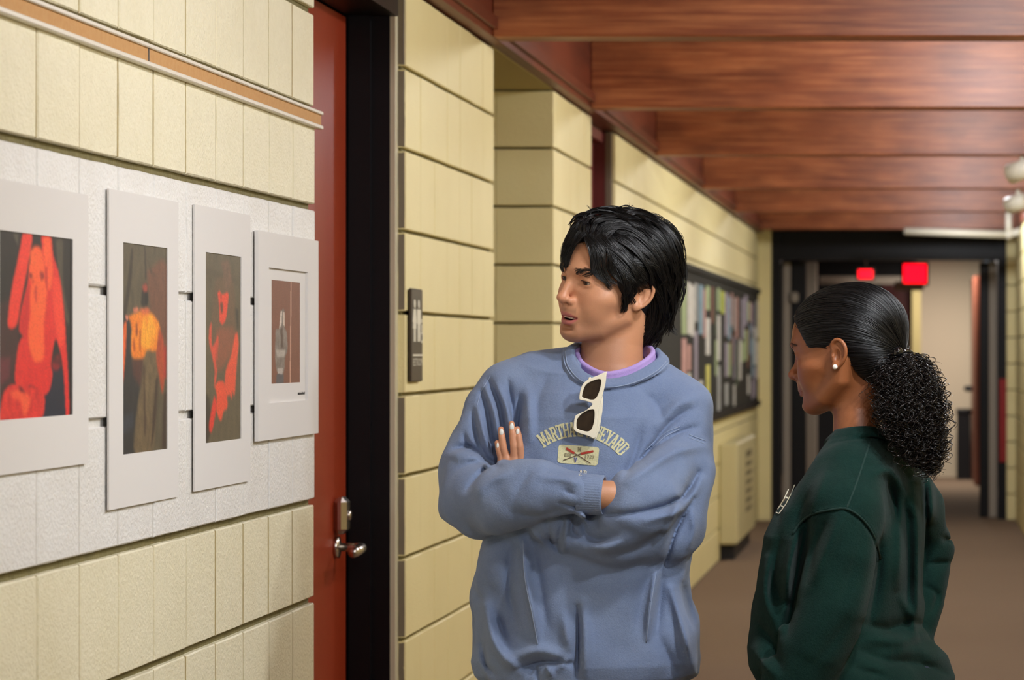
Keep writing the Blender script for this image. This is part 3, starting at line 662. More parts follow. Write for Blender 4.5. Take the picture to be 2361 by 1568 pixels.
def isosurface(sdf, lo, hi, h, newton=1):
    lo = np.array(lo, float); hi = np.array(hi, float); B = 8
    nb = np.ceil((hi - lo) / (h * B)).astype(int) + 1; n = nb * B
    I = np.stack(np.meshgrid(*[np.arange(k) for k in nb], indexing='ij'), -1).reshape(-1, 3)
    dc = sdf.ev(lo + (I * B + (B - 1) / 2) * h)
    V = np.where(dc < 0, -1., 1.).astype(f32).reshape(nb).repeat(B, 0).repeat(B, 1).repeat(B, 2)
    act = I[np.abs(dc) < B * h * 1.35 + 0.004]
    off = np.stack(np.meshgrid(*[np.arange(B)] * 3, indexing='ij'), -1).reshape(-1, 3)
    for c in range(0, len(act), 600):
        idx = (act[c:c + 600, None, :] * B + off[None]).reshape(-1, 3)
        V[idx[:, 0], idx[:, 1], idx[:, 2]] = sdf.ev(lo + idx * h)
    S = V < 0
    C = [S[a:n[0] - 1 + a, b:n[1] - 1 + b, c:n[2] - 1 + c] for a in (0, 1) for b in (0, 1) for c in (0, 1)]
    cnt = sum(x.astype(np.int8) for x in C); mk = (cnt > 0) & (cnt < 8)
    ci = np.argwhere(mk); vid = np.full(mk.shape, -1, np.int64); vid[mk] = np.arange(len(ci))
    acc = np.zeros((len(ci), 3)); num = np.zeros(len(ci))
    cor = [np.array((a, b, c)) for a in (0, 1) for b in (0, 1) for c in (0, 1)]
    for i in range(8):
        for ax in range(3):
            if cor[i][ax] == 0:
                j = cor[i].copy(); j[ax] = 1
                p = ci + cor[i]; q = ci + j
                va = V[p[:, 0], p[:, 1], p[:, 2]]; vb = V[q[:, 0], q[:, 1], q[:, 2]]
                x = (va < 0) != (vb < 0); t = np.where(x, va / np.where(x, va - vb, 1), 0)
                pos = np.tile(cor[i].astype(float), (len(ci), 1)); pos[:, ax] += t
                acc[x] += pos[x]; num[x] += 1
    P_ = lo + (ci + acc / num[:, None]) * h
    F_ = []
    for ax in range(3):
        sl0 = [slice(None)] * 3; sl1 = [slice(None)] * 3; sl0[ax] = slice(0, -1); sl1[ax] = slice(1, None)
        e = np.argwhere(S[tuple(sl0)] != S[tuple(sl1)])
        b, c = (ax + 1) % 3, (ax + 2) % 3
        ok = (e[:, b] > 0) & (e[:, c] > 0) & (e[:, b] < n[b] - 1) & (e[:, c] < n[c] - 1); e = e[ok]
        def g(db, dc_):
            q = e.copy(); q[:, b] += db; q[:, c] += dc_; return vid[q[:, 0], q[:, 1], q[:, 2]]
        quad = np.stack([g(-1, -1), g(0, -1), g(0, 0), g(-1, 0)], 1)
        fl = ~S[tuple(e.T)]; quad[fl] = quad[fl][:, ::-1]; F_.append(quad)
    F_ = np.vstack(F_); F_ = F_[(F_ >= 0).all(1)]
    for _ in range(newton):
        d = sdf.ev(P_); gr = np.stack([sdf.ev(P_ + np.eye(3)[i] * 8e-4) - d for i in range(3)], 1); gr /= np.linalg.norm(gr, axis=1, keepdims=True) + 1e-9; P_ = P_ - gr * np.clip(d, -h, h)[:, None]
    return P_, F_
def fast_mesh(P_, F_, mats, smooth=True, name='mesh'):
    me = bpy.data.meshes.new(name); nv, nf = len(P_), len(F_); k = F_.shape[1]
    me.vertices.add(nv); me.vertices.foreach_set('co', np.asarray(P_, f32).ravel())
    me.loops.add(nf * k); me.loops.foreach_set('vertex_index', np.asarray(F_, np.int32).ravel())
    me.polygons.add(nf); me.polygons.foreach_set('loop_start', np.arange(0, nf * k, k, dtype=np.int32))
    try: me.polygons.foreach_set('loop_total', np.full(nf, k, np.int32))
    except Exception: pass
    me.polygons.foreach_set('use_smooth', np.full(nf, smooth))
    for m in (mats if isinstance(mats, (list, tuple)) else [mats]): me.materials.append(m)
    me.update(calc_edges=True); me.validate(); return me
def strand_mesh(C, R, n=3):
    """C (S,K,3) centre lines, R (S,K) radii -> verts, quads"""
    S, K, _ = C.shape
    T = np.gradient(C, axis=1); T /= np.linalg.norm(T, axis=2, keepdims=True) + 1e-9
    a = np.array([0.31, 0.52, 0.79]); U = np.cross(T, a); U /= np.linalg.norm(U, axis=2, keepdims=True) + 1e-9; W = np.cross(T, U)
    ang = 2 * np.pi * np.arange(n) / n
    V = C[:, :, None, :] + R[:, :, None, None] * (np.cos(ang)[:, None] * U[:, :, None, :] + np.sin(ang)[:, None] * W[:, :, None, :])
    base = np.arange(S * K).reshape(S, K) * n
    F_ = []
    for k in range(n):
        F_.append(np.stack([base[:, :-1] + k, base[:, :-1] + (k + 1) % n, base[:, 1:] + (k + 1) % n, base[:, 1:] + k], -1).reshape(-1, 4))
    return V.reshape(-1, 3), np.vstack(F_)
def sstep(x, a, b):
    t = np.clip((x - a) / (b - a), 0, 1); return t * t * (3 - 2 * t)
def proj(p):
    return VX + p[:, 0] * F / p[:, 1], VY - (p[:, 2] - CH) * F / p[:, 1]
def seg_dist(px, py, line):
    """distance in photo pixels to a polyline, and the fraction along it"""
    best = np.full(len(px), 1e9); frac = np.zeros(len(px)); n = len(line) - 1
    for i in range(n):
        ax, ay = line[i]; bx, by = line[i + 1]; dx, dy = bx - ax, by - ay
        h = np.clip(((px - ax) * dx + (py - ay) * dy) / (dx * dx + dy * dy + 1e-9), 0, 1)
        d = np.hypot(px - ax - h * dx, py - ay - h * dy); b = d < best
        best[b] = d[b]; frac[b] = (i + h[b]) / n
    return best, frac
def surf_at(sdf, px, py, d0, d1, off=0.0, n=56):
    """first point on the sight line of pixels (px, py) where the field drops to off"""
    px = np.atleast_1d(np.array(px, float)); py = np.atleast_1d(np.array(py, float))
    ds = np.linspace(d0, d1, n); out = np.full(len(px), np.nan)
    W = lambda d, q=slice(None): np.stack([(px[q] - VX) * d / F, d, CH + (VY - py[q]) * d / F], 1)
    act = np.arange(len(px)); prev = sdf.ev(W(np.full(len(px), d0)))
    for i in range(1, n):
        cur = sdf.ev(W(np.full(len(act), ds[i]), act))
        hit = (cur <= off) & (prev > off); h = act[hit]
        if len(h):
            a = np.full(len(h), ds[i - 1]); b = np.full(len(h), ds[i]); fa = prev[hit] - off; fb = cur[hit] - off
            for _ in range(4):
                m = (a + b) / 2 if _ % 2 else a + (b - a) * np.clip(fa / (fa - fb + 1e-12), .05, .95)
                fm_ = sdf.ev(W(m, h)) - off; up = fm_ > 0
                a = np.where(up, m, a); fa = np.where(up, fm_, fa); b = np.where(up, b, m); fb = np.where(up, fb, fm_)
            out[h] = a + (b - a) * np.clip(fa / (fa - fb + 1e-12), 0, 1)
        act = act[~hit]; prev = cur[~hit]
        if len(act) == 0: break
    return W(out), out

# ------------------------------------------------------------------ head (local axes: x forward, y to the person's left, z up; origin between the ears at eye level)
def frame(theta, roll, pitch):
    """columns F, S, U in world axes; theta = turn from facing the camera, roll > 0 tips the head to its left, pitch > 0 looks down"""
    t, r, p = map(math.radians, (theta, roll, pitch))
    Fv = np.array([-math.sin(t), -math.cos(t), 0]); Sv = np.array([math.cos(t), -math.sin(t), 0]); U = np.array([0, 0, 1.])
    Sv, U = math.cos(r) * Sv - math.sin(r) * U, math.cos(r) * U + math.sin(r) * Sv
    Fv, U = math.cos(p) * Fv - math.sin(p) * U, math.cos(p) * U + math.sin(p) * Fv
    return np.stack([Fv, Sv, U], 1)
def rot_y(a):
    c, s = math.cos(a), math.sin(a); return np.array([[c, 0, s], [0, 1, 0], [-s, 0, c]])
def rot_z(a):
    c, s = math.cos(a), math.sin(a); return np.array([[c, -s, 0], [s, c, 0], [0, 0, 1]])
def rot_x(a):
    c, s = math.cos(a), math.sin(a); return np.array([[1, 0, 0], [0, c, -s], [0, s, c]])
def head_sdf(fem=False, mouth_open=0.0, smile=0.0, flare=.40, es=1.0):
    s = SDF(); g = 1.0
    s.ell((-.016, 0, .030), (.098, .0745, .088))                                   # skull
    s.ell((.018, 0, .020), (.064, .064, .070), .03)                                # forehead
    s.ell((.022, 0, -.040), (.060, .054 if fem else .056, .062), .03)              # mid face
    s.ell((.048, 0, -.068), (.036, .034, .040), .02)                               # muzzle
    jw = .050 if fem else .055
    for e in (1, -1):
        s.cap([(.066, e * .013, -.098), (.036, e * .036, -.090), (.000, e * jw, -.062), (-.008, e * (jw + .004), -.025)], [.0165, .017, .0175, .018], .022)   # jaw
        s.ell((.046, e * .046, -.030), (.026, .020, .017), .022, R=rot_z(-e * .5))  # cheekbone
        s.ell((.052, e * .034, -.052), (.020, .018, .022), .022)                   # cheek
    s.ell((.070, 0, -.100), (.0185, .020, .0165), .014)                            # chin
    if not fem: s.cap([(.075, -.034, .0190), (.0825, -.014, .0180), (.0825, .014, .0180), (.075, .034, .0190)], .0070, .016)   # brow ridge
    else: s.cap([(.075, -.032, .018), (.080, 0, .018), (.075, .032, .018)], .008, .016)
    for e in (1, -1):                                                              # eye sockets
        s.ell((.092, e * .0315, -.001), (.0150, .0170, .0108), .014, kind='s')
    # nose
    if fem: s.cap([(.079, 0, .004), (.089, 0, -.018), (.0985, 0, -.034)], [.0065, .0072, .0090], .010); tipx = .0985
    else: s.cap([(.081, 0, .006), (.0930, 0, -.013), (.1015, 0, -.033)], [.0068, .0072, .0082], .010); tipx = .1015
    s.ell((tipx, 0, -.0355), (.0098, .0092, .0086), .008)
    for e in (1, -1):
        s.ell((tipx - .0125, e * .0120, -.0395), (.0100, .0062, .0070), .006)
    s.cap([(tipx - .004, 0, -.042), (.088, 0, -.051)], [.0055, .005], .006)
    for e in (1, -1): s.ell((tipx - .007, e * .0068, -.0475), (.0065, .0036, .0045), .003, kind='s')
    # mouth: philtrum block, lips
    s.ell((.076, 0, -.060), (.017, .022, .016), .012)
    o = mouth_open; zc = -.0715
    w = .0250 + smile * .002
    up = [(.0735, -w, zc - .0005 + smile * .002), (.0865, -.011, zc + .0035 + o * .35), (.0895, 0, zc + .0028 + o * .35), (.0865, .011, zc + .0035 + o * .35), (.0735, w, zc - .0005 + smile * .002)]
    lw = [(.0735, -w, zc - .0010 + smile * .002), (.0845, -.011, zc - .0062 - o * .65), (.0868, 0, zc - .0070 - o * .65), (.0845, .011, zc - .0062 - o * .65), (.0735, w, zc - .0010 + smile * .002)]
    upc, lwc = resample(up, 11), resample(lw, 11)
    tp = np.sin(np.linspace(.18, np.pi - .18, 11)) ** .6
    s.cap(upc, list(.0046 * tp * (1.1 if fem else 1)), .004)
    s.cap(lwc, list(.0056 * tp * (1.1 if fem else 1)), .004)
    s.ell((.0885, 0, -.0885 - o * .5), (.010, .017, .005), .010, kind='s')          # crease above the chin
    mid = resample([(.077, -w * .92, zc - .0006 + smile * .002), (.091, -.010, zc - .0012 - o * .1), (.095, 0, zc - .0018 - o * .1), (.091, .010, zc - .0012 - o * .1), (.077, w * .92, zc - .0006 + smile * .002)], 9)
    s.cap(mid, list((.0009 + o * .5 * np.sin(np.linspace(0, np.pi, 9)) ** .8)), .0018, kind='s')
    if o > .001: s.ell((.072, 0, zc - .0015 - o * .1), (.020, .017, o * .62), .002, kind='s')
    # lids around the eyeballs
    for e in (1, -1):
        s.ell((.0655, e * .0315, -.0005), (.0150, .0162, .0135), .005)
        s.ell((.0815, e * .0320, -.0028), (.010, .0132, .0033 if not fem else .0030), .0025, kind='s')
        s.ell((.0655, e * .0315, -.0005), (.0119, .0119, .0119), 0, kind='s')
    # ears
    for e in (1, -1):
        R = rot_z(-e * flare) @ rot_y(-.20)
        c = np.array((-.016, e * .0765, -.014)); A = lambda x, y, z: c + R @ (np.array((x, e * y, z)) * es)
        s.ell(A(-.003, .004, .000), (.0165 * es, .0045, .0285 * es), .004, R=R)
        rim = [A(.010, .003, .008), A(.012, .006, .020), A(.003, .009, .0305), A(-.010, .010, .028), A(-.0195, .010, .014), A(-.0195, .009, -.004), A(-.012, .008, -.019), A(-.002, .006, -.028), A(.006, .003, -.026)]
        s.cap(resample(rim, 22), .0034, .003)
        s.cap([A(.008, .004, -.012), A(.007, .006, -.004)], .0038, .004)            # tragus
        s.ell(A(.002, .007, -.026), (.0075 * es, .0048, .0085 * es), .004, R=R)              # lobe
        s.ell(A(-.001, .0095, -.003), (.0070 * es, .0060, .0125 * es), .003, R=R, kind='s')  # concha
        s.cap([A(-.004, .0095, .020), A(-.0125, .0105, .010), A(-.0128, .0100, -.004)], .0026, .003, kind='s')
    return s
def lips_mask(v, o, smile=0.0):
    zc = -.0715; x, y, z = v[:, 0], v[:, 1], v[:, 2]
    t = np.clip(1 - (y / .0245) ** 2, 0, 1)
    top = zc + .0075 * t ** .7 + o * .35 * t - .0012 * np.exp(-(y / .004) ** 2); bot = zc - .0118 * t ** .7 - o * .65 * t
    return sstep(z, bot - .0012, bot + .0008) * sstep(-z, -top - .0012, -top + .0008) * (t > 0) * sstep(x, .066, .072)
def eye_mesh(gaze_y, gaze_z):
    n, m = 28, 18; r = .0117; vs = []; cols = []; fs = []
    ir, pu = .0064, .0030
    for j in range(m + 1):
        th = math.pi * (j / m) ** 1.35
        for i in range(n):
            ph = 2 * math.pi * i / n
            d = np.array([math.cos(th), math.sin(th) * math.cos(ph), math.sin(th) * math.sin(ph)]); rr = r * math.sin(min(th, math.pi / 2))
            vs.append(d * (r + (.0007 if rr < ir else 0))); cols.append(lin(8, 6, 6)[:3] if rr < pu else (lin(46, 28, 18)[:3] if rr < ir else lin(196, 180, 168)[:3]))
    for j in range(m):
        for i in range(n): fs.append((j * n + i, j * n + (i + 1) % n, (j + 1) * n + (i + 1) % n, (j + 1) * n + i))
    R = rot_z(gaze_y) @ rot_y(gaze_z)
    return np.array(vs) @ R.T, np.array(fs), np.array(cols)
M['skin_m'] = vcol_mat('tan_skin', 0.48, 0.45, 0.15, bump=[(420, .12)])
M['skin_f'] = vcol_mat('brown_skin', 0.42, 0.5, 0.12, bump=[(420, .10)])
M['eye'] = vcol_mat('eye_surface', 0.08, 0.5)
M['hair'] = mat('black_hair', (14, 11, 11), 0.38, spec=0.4)
M['hair_base'] = mat('black_hair_base', (10, 8, 9), 0.6)
M['teeth'] = mat('teeth', (226, 214, 200), 0.3)
M['mouth'] = mat('mouth_inside', (52, 16, 16), 0.6)

# ================================================================== the man with folded arms
DM = 5.2
def m_(px, py, dd=0.0): return P(px, py, DM + dd)
def loft(zs, cx, a, cy, b, k=2.4):
    """upright body shape: superellipse sections given along z"""
    zs = np.array(zs); o = np.argsort(zs); zs = zs[o]; cx, a, cy, b = [np.array(t, float)[o] for t in (cx, a, cy, b)]
    def f(p):
        z = p[:, 2]; A = np.interp(z, zs, a); Bq = np.interp(z, zs, b); X = p[:, 0] - np.interp(z, zs, cx); Y = p[:, 1] - np.interp(z, zs, cy)
        rr = (np.abs(X / A) ** k + np.abs(Y / Bq) ** k) ** (1 / k)
        d = (rr - 1) * np.minimum(A, Bq); dz = np.maximum(z - zs[-1], zs[0] - z)
        return np.maximum(d, dz)
    return f
def creases(lines, front=None):
    """cloth folds: (photo polyline, depth in metres (+ groove, - ridge), width in pixels)"""
    lines = [(resample(l, 7), a, w) for l, a, w in lines]
    def f(p):
        px, py = proj(p); r = np.zeros(len(p))
        for line, amp, w in lines:
            q = np.array(line, float); lo, hi = q.min(0) - 3 * w, q.max(0) + 3 * w
            i = np.nonzero((px > lo[0]) & (px < hi[0]) & (py > lo[1]) & (py < hi[1]))[0]
            if len(i) == 0: continue
            d, t = seg_dist(px[i], py[i], line)
            r[i] += amp * (np.exp(-(d / w) ** 2) if amp < 0 else np.exp(-(np.sqrt(d * d + (.35 * w) ** 2) - .35 * w) / (.75 * w))) * (np.sin(np.pi * np.clip(.06 + .88 * t, 0, 1)) ** .6)
        if front is not None: r *= sstep(-p[:, 1], -front[1], -front[0])
        return r
    return f
hashv = np.random.default_rng(4)
NW = [(hashv.normal(0, 1, 3) * sc, hashv.uniform(0, 6.28), am) for sc, am in ((14, .0022), (17, .002), (22, .0018), (27, .0014), (34, .0010), (41, .0008), (16, .0018), (25, .0013))]
def rumple(amp=1.0):
    def f(p):
        r = np.zeros(len(p))
        for w, ph, a in NW: r += a * np.sin(p @ w + ph + 1.5 * np.sin(p @ w[::-1] * .7))
        return r * amp
    return f
def wrap_local(sdf, R, O):
    """world-space view of a local field"""
    class W_:
        pass
    w = W_(); w.ev = lambda p: sdf.ev((p - O) @ R)
    w.grad = lambda p, e=1e-3: (lambda g: g / (np.linalg.norm(g, axis=1, keepdims=True) + 1e-9))(np.stack([w.ev(p + np.eye(3)[i] * e) - w.ev(p - np.eye(3)[i] * e) for i in range(3)], 1))
    return w
man = thing('person', 'person in a blue printed sweatshirt standing with folded arms, facing the prints', 'person', (m_(1380, 800)[0], DM, 0))
OM = np.array(man.location)
RH = frame(45, 9, 0); OH = m_(1402, 646, 0); RHs = RH @ np.diag([1, 1, .965]); RHi = RH @ np.diag([1, 1, 1 / .965])
toL = lambda w: (np.atleast_2d(w) - OH) @ RHi
# head, neck and upper chest
MO = .0082
hs = head_sdf(False, MO, .35)
nk = toL(np.array([m_(1452, 690, .03), m_(1412, 790, .02), m_(1408, 850, .02), m_(1408, 900, .03)]))
hs.cap(nk, [.050, .056, .060, .075], .018, m=.08)
ch = toL(m_(1400, 935, .03))[0]
hs.ell(ch, (.15, .085, .075), .03, R=RH.T @ np.eye(3), m=.08)
hv, hf = isosurface(hs, (-.16, -.19, -.26), (.13, .19, .13), .0024)
keep = ((hv @ RHs.T + OH)[:, 2] > m_(0, 905)[2])
skin = np.array(lin(196, 140, 105)[:3]); lipc = np.array(lin(172, 98, 90)[:3])
w = lips_mask(hv, MO)[:, None]; col = skin * (1 - w) + lipc * w
x, y, z = hv.T
st = (sstep(-z, .060, .085) * sstep(x, -.02, .03) * .42 + .45 * np.exp(-((z + .058) / .006) ** 2) * (x > .075) * (np.abs(y) < .022))[:, None] * (1 - w)   # stubble
col = col * (1 - st) + np.array(lin(120, 84, 64)[:3]) * st
wm_ = (np.exp(-((z + .03) / .02) ** 2) * .25 * sstep(x, .05, .10))[:, None]; col = col * (1 - wm_) + np.array(lin(200, 128, 100)[:3]) * wm_
inside = ((np.abs(y) < .017) & (np.abs(z + .0735) < .0055) & (x < .0800) & (x > .03))[:, None]
col = np.where(inside, np.array(lin(60, 20, 20)[:3]), col)
parts_v = [hv @ RHs.T + OH]; parts_f = [hf]; parts_c = [col]
# arms, torso and legs under the clothes, coarse
bs = SDF()
bs.cap([m_(1350, 1000, .02), m_(1350, 1450, .02)], [.09, .10]).cap([m_(1200, 930, .02), m_(1540, 950, .02)], .05, .03)
bs.cap([m_(1185, 920, .01), m_(1095, 1110, -.03), m_(1110, 1145, -.09), m_(1240, 1138, -.165), m_(1370, 1140, -.198), m_(1408, 1142, -.190), m_(1470, 1150, -.10)], [.036, .034, .030, .026, .0258, .0262, .028], .02)
bs.cap([m_(1570, 950, .01), m_(1565, 1200, -.03), m_(1440, 1200, -.11), m_(1290, 1190, -.11), m_(1215, 1135, -.105)], [.036, .034, .030, .026, .024], .02)
for sx in (1250, 1460):
    a = m_(sx, 1500, .02); bs.cap([a, np.array([a[0] * 1.0, a[1], .44]), np.array([a[0], a[1] + .01, .09])], [.075, .052, .04], .03)
bv, bf = isosurface(bs, (-1.0, 4.85, .04), (-.30, 5.4, 1.30), .008)
parts_v.append(bv); parts_f.append(bf); parts_c.append(np.tile(skin, (len(bv), 1)))
# his left hand: the fingers show above the right forearm
hd_ = SDF()
HD = -.096
def hp(px, py, dd=0): return m_(px, py, HD + dd)
FING = [([hp(1146.5, 1021), hp(1149.5, 1036), hp(1157, 1062, .004)], [.0048, .0056, .0064]),
        ([hp(1155, 990, .004), hp(1157.5, 1010, -.001), hp(1161, 1033, -.001), hp(1170, 1066, .004)], [.0052, .0062, .0066, .0075]),
        ([hp(1179.5, 977, .004), hp(1182, 1000, -.002), hp(1185, 1028, -.003), hp(1188, 1068, .003)], [.0054, .0065, .0070, .0078]),
        ([hp(1192.5, 989, .004), hp(1196, 1008, -.002), hp(1199, 1030, -.003), hp(1203, 1072, .003)], [.0050, .0062, .0066, .0076])]
for pts, rad in FING: hd_.cap(pts, rad, 0.0015 if False else 0.0)
hd_.cap([hp(1168, 1078, .006), hp(1192, 1092, .006)], [.014, .016], .012)
hd_.cap([hp(1182, 1085, .008), hp(1205, 1135, .01)], [.024, .026], .015, sq=(np.array([0, 1., 0]), 1.6))
hd_.cap([hp(1215, 1110, 0), hp(1238, 1095, .0), hp(1246, 1078, .0)], [.010, .009, .0075], .008)     # thumb
hv2, hf2 = isosurface(hd_, m_(1120, 1160, -.14), m_(1270, 960, -.05), .0016)
parts_v.append(hv2); parts_f.append(hf2); parts_c.append(np.tile(np.array(lin(198, 140, 106)[:3]), (len(hv2), 1)))
def join(pv, pf, pc):
    n = 0; F_ = []
    for a, b in zip(pv, pf): F_.append(b + n); n += len(a)
    return np.vstack(pv), np.vstack(F_), np.vstack(pc)
bvv, bff, bcc = join(parts_v, parts_f, parts_c)
me = fast_mesh(bvv - OM, bff, M['skin_m'], name='body'); set_vcol(me, bcc); body_m = obj('body', me, man)
# nails
M['nail'] = mat('white_nail_polish', (226, 228, 222), 0.2, spec=0.6)
for (cx, cy, hw, hh) in ((1147.5, 1027.5, 3.2, 7.0), (1156, 996.5, 5.0, 8.0), (1180, 984.5, 5.2, 9.0), (1193.5, 996, 4.4, 8.2)):
    c = hp(cx, cy, -.0035); k = DM / F; mb = MB(); mb.sphere(c, 1.0, 12, 8, (hw * k, .0030, hh * k)); mb.build('nail', M['nail'], body_m)
# eyes, mouth lining, teeth
def to_man(v): return v @ RHs.T + OH - OM
for e in (1, -1):
    ev, ef, ec = eye_mesh(-.16, .10); em = fast_mesh(to_man(ev + np.array((.0655, e * .0315, -.0005))), ef, M['eye'], name='eye'); set_vcol(em, ec); obj('eye', em, body_m)
tt = MB()
for i in range(-4, 5):
    yy = i * .0047; tt.box(.0750 - yy * yy * 16, .0845 - yy * yy * 16, yy - .0021, yy + .0021, -.0742, -.0645, .0009)
tv = np.array(tt.v); tmh = mesh_of(to_man(tv), tt.f, M['teeth'], name='teeth'); obj('teeth', tmh, body_m)

# ---------------------------------------------------------------- sweatshirt
sw = SDF()
zz = [m_(0, t)[2] for t in (865, 905, 960, 1050, 1200, 1330, 1440, 1520, 1552, 1575, 1640)]
L_ = [1235, 1200, 1165, 1150, 1125, 1098, 1088, 1094, 1104, 1122, 1135]; R_ = [1515, 1545, 1575, 1585, 1595, 1605, 1612, 1612, 1602, 1586, 1575]
k_ = DM / F
sw.fn(loft(zz, [((a + b) / 2 - VX) * k_ for a, b in zip(L_, R_)], [(b - a) / 2 * k_ for a, b in zip(L_, R_)],
           [DM + t for t in (.02, .02, .015, .01, .005, 0, 0, .0, 0, .0, .0)], [.075, .105, .125, .132, .135, .14, .145, .148, .142, .128, .122]))
sw.cap([m_(1340, 868, .02), m_(1235, 884, .02), m_(1178, 908, .015), m_(1150, 945, .01)], [.058, .060, .060, .058], .03, m=.08)
sw.cap([m_(1470, 880, .02), m_(1530, 915, .02), m_(1568, 950, .01), m_(1572, 990, .0)], [.056, .058, .060, .060], .03, m=.08)
# upper arms
sw.cap([m_(1178, 915, .01), m_(1120, 1020, -.015), m_(1092, 1095, -.045)], [.058, .060, .060], .022, m=.08)
sw.cap([m_(1568, 950, .01), m_(1560, 1080, -.02), m_(1553, 1200, -.05)], [.060, .066, .062], .022, m=.08)
# upper (right) forearm; its cuff is a part of its own
sw.cap([m_(1092, 1095, -.045), m_(1094, 1150, -.08), m_(1155, 1141, -.135), m_(1250, 1134, -.178), m_(1312, 1135, -.192), m_(1334, 1138, -.196)], [.060, .064, .066, .054, .044, .035], .010, m=.08)
sw.cap([m_(1080, 1170, -.07), m_(1090, 1206, -.085)], [.045, .026], .02)
# lower (left) forearm with its baggy elbow
sw.cap([m_(1553, 1210, -.045), m_(1536, 1246, -.075), m_(1440, 1228, -.115), m_(1330, 1222, -.125), m_(1262, 1200, -.118), m_(1222, 1160, -.105)], [.056, .052, .060, .047, .036, .030], .012, m=.08)
sw.cap([m_(1552, 1040, -.03), m_(1492, 1140, -.145), m_(1462, 1175, -.160), m_(1440, 1215, -.14)], [.058, .060, .058, .058], .014, m=.08)
sw.cap([m_(1500, 1090, -.135), m_(1460, 1128, -.170), m_(1440, 1168, -.170)], [.044, .044, .048], .012, m=.08)
sw.cap([m_(1560, 1195, -.03), m_(1580, 1235, -.03), m_(1548, 1278, -.06)], [.048, .026, .028], .016)
# neck opening and ribbed collar
sw_pre = SDF(); sw_pre.ops = list(sw.ops)
sw.cap([m_(1416, 700, .015), m_(1412, 800, .01), m_(1405, 858, -.005)], [.09, .072, .056], .006, kind='s', m=.08)
COLR = [(1313, 806, .00), (1320, 842, -.045), (1348, 871, -.082), (1395, 884, -.100), (1450, 876, -.090), (1500, 852, -.055), (1527, 829, .0), (1505, 806, .055), (1420, 792, .085), (1345, 794, .055), (1313, 806, .00)]
_sd = surf_at(sw_pre, [c[0] for c in COLR], [c[1] + 6 for c in COLR], DM - .25, DM + .1)[1]
COLR = [(a, b, (q - DM - .002 if (not np.isnan(q) and c_ < .03 and q - DM < .02) else c_)) for (a, b, c_), q in zip(COLR, _sd)]
crv = resample([m_(*c) for c in COLR], 40)
c0_ = crv.mean(0); dv_ = crv - c0_; dv_[:, 2] = 0; dv_ /= np.linalg.norm(dv_, axis=1, keepdims=True); dv_ = dv_ * .75 + np.array([0, 0, -.65])
for t_ in (-.004, .003, .010): sw.cap(crv + dv_ * t_, .0062, .003)
def calm(p):
    px, py = proj(p); k = sstep(np.hypot(px - 1365, py - 1140), 40, 75) * sstep(py, 870, 930); return k
_r = rumple(1.25); sw.fn(lambda p: _r(p) * calm(p), kind='d')
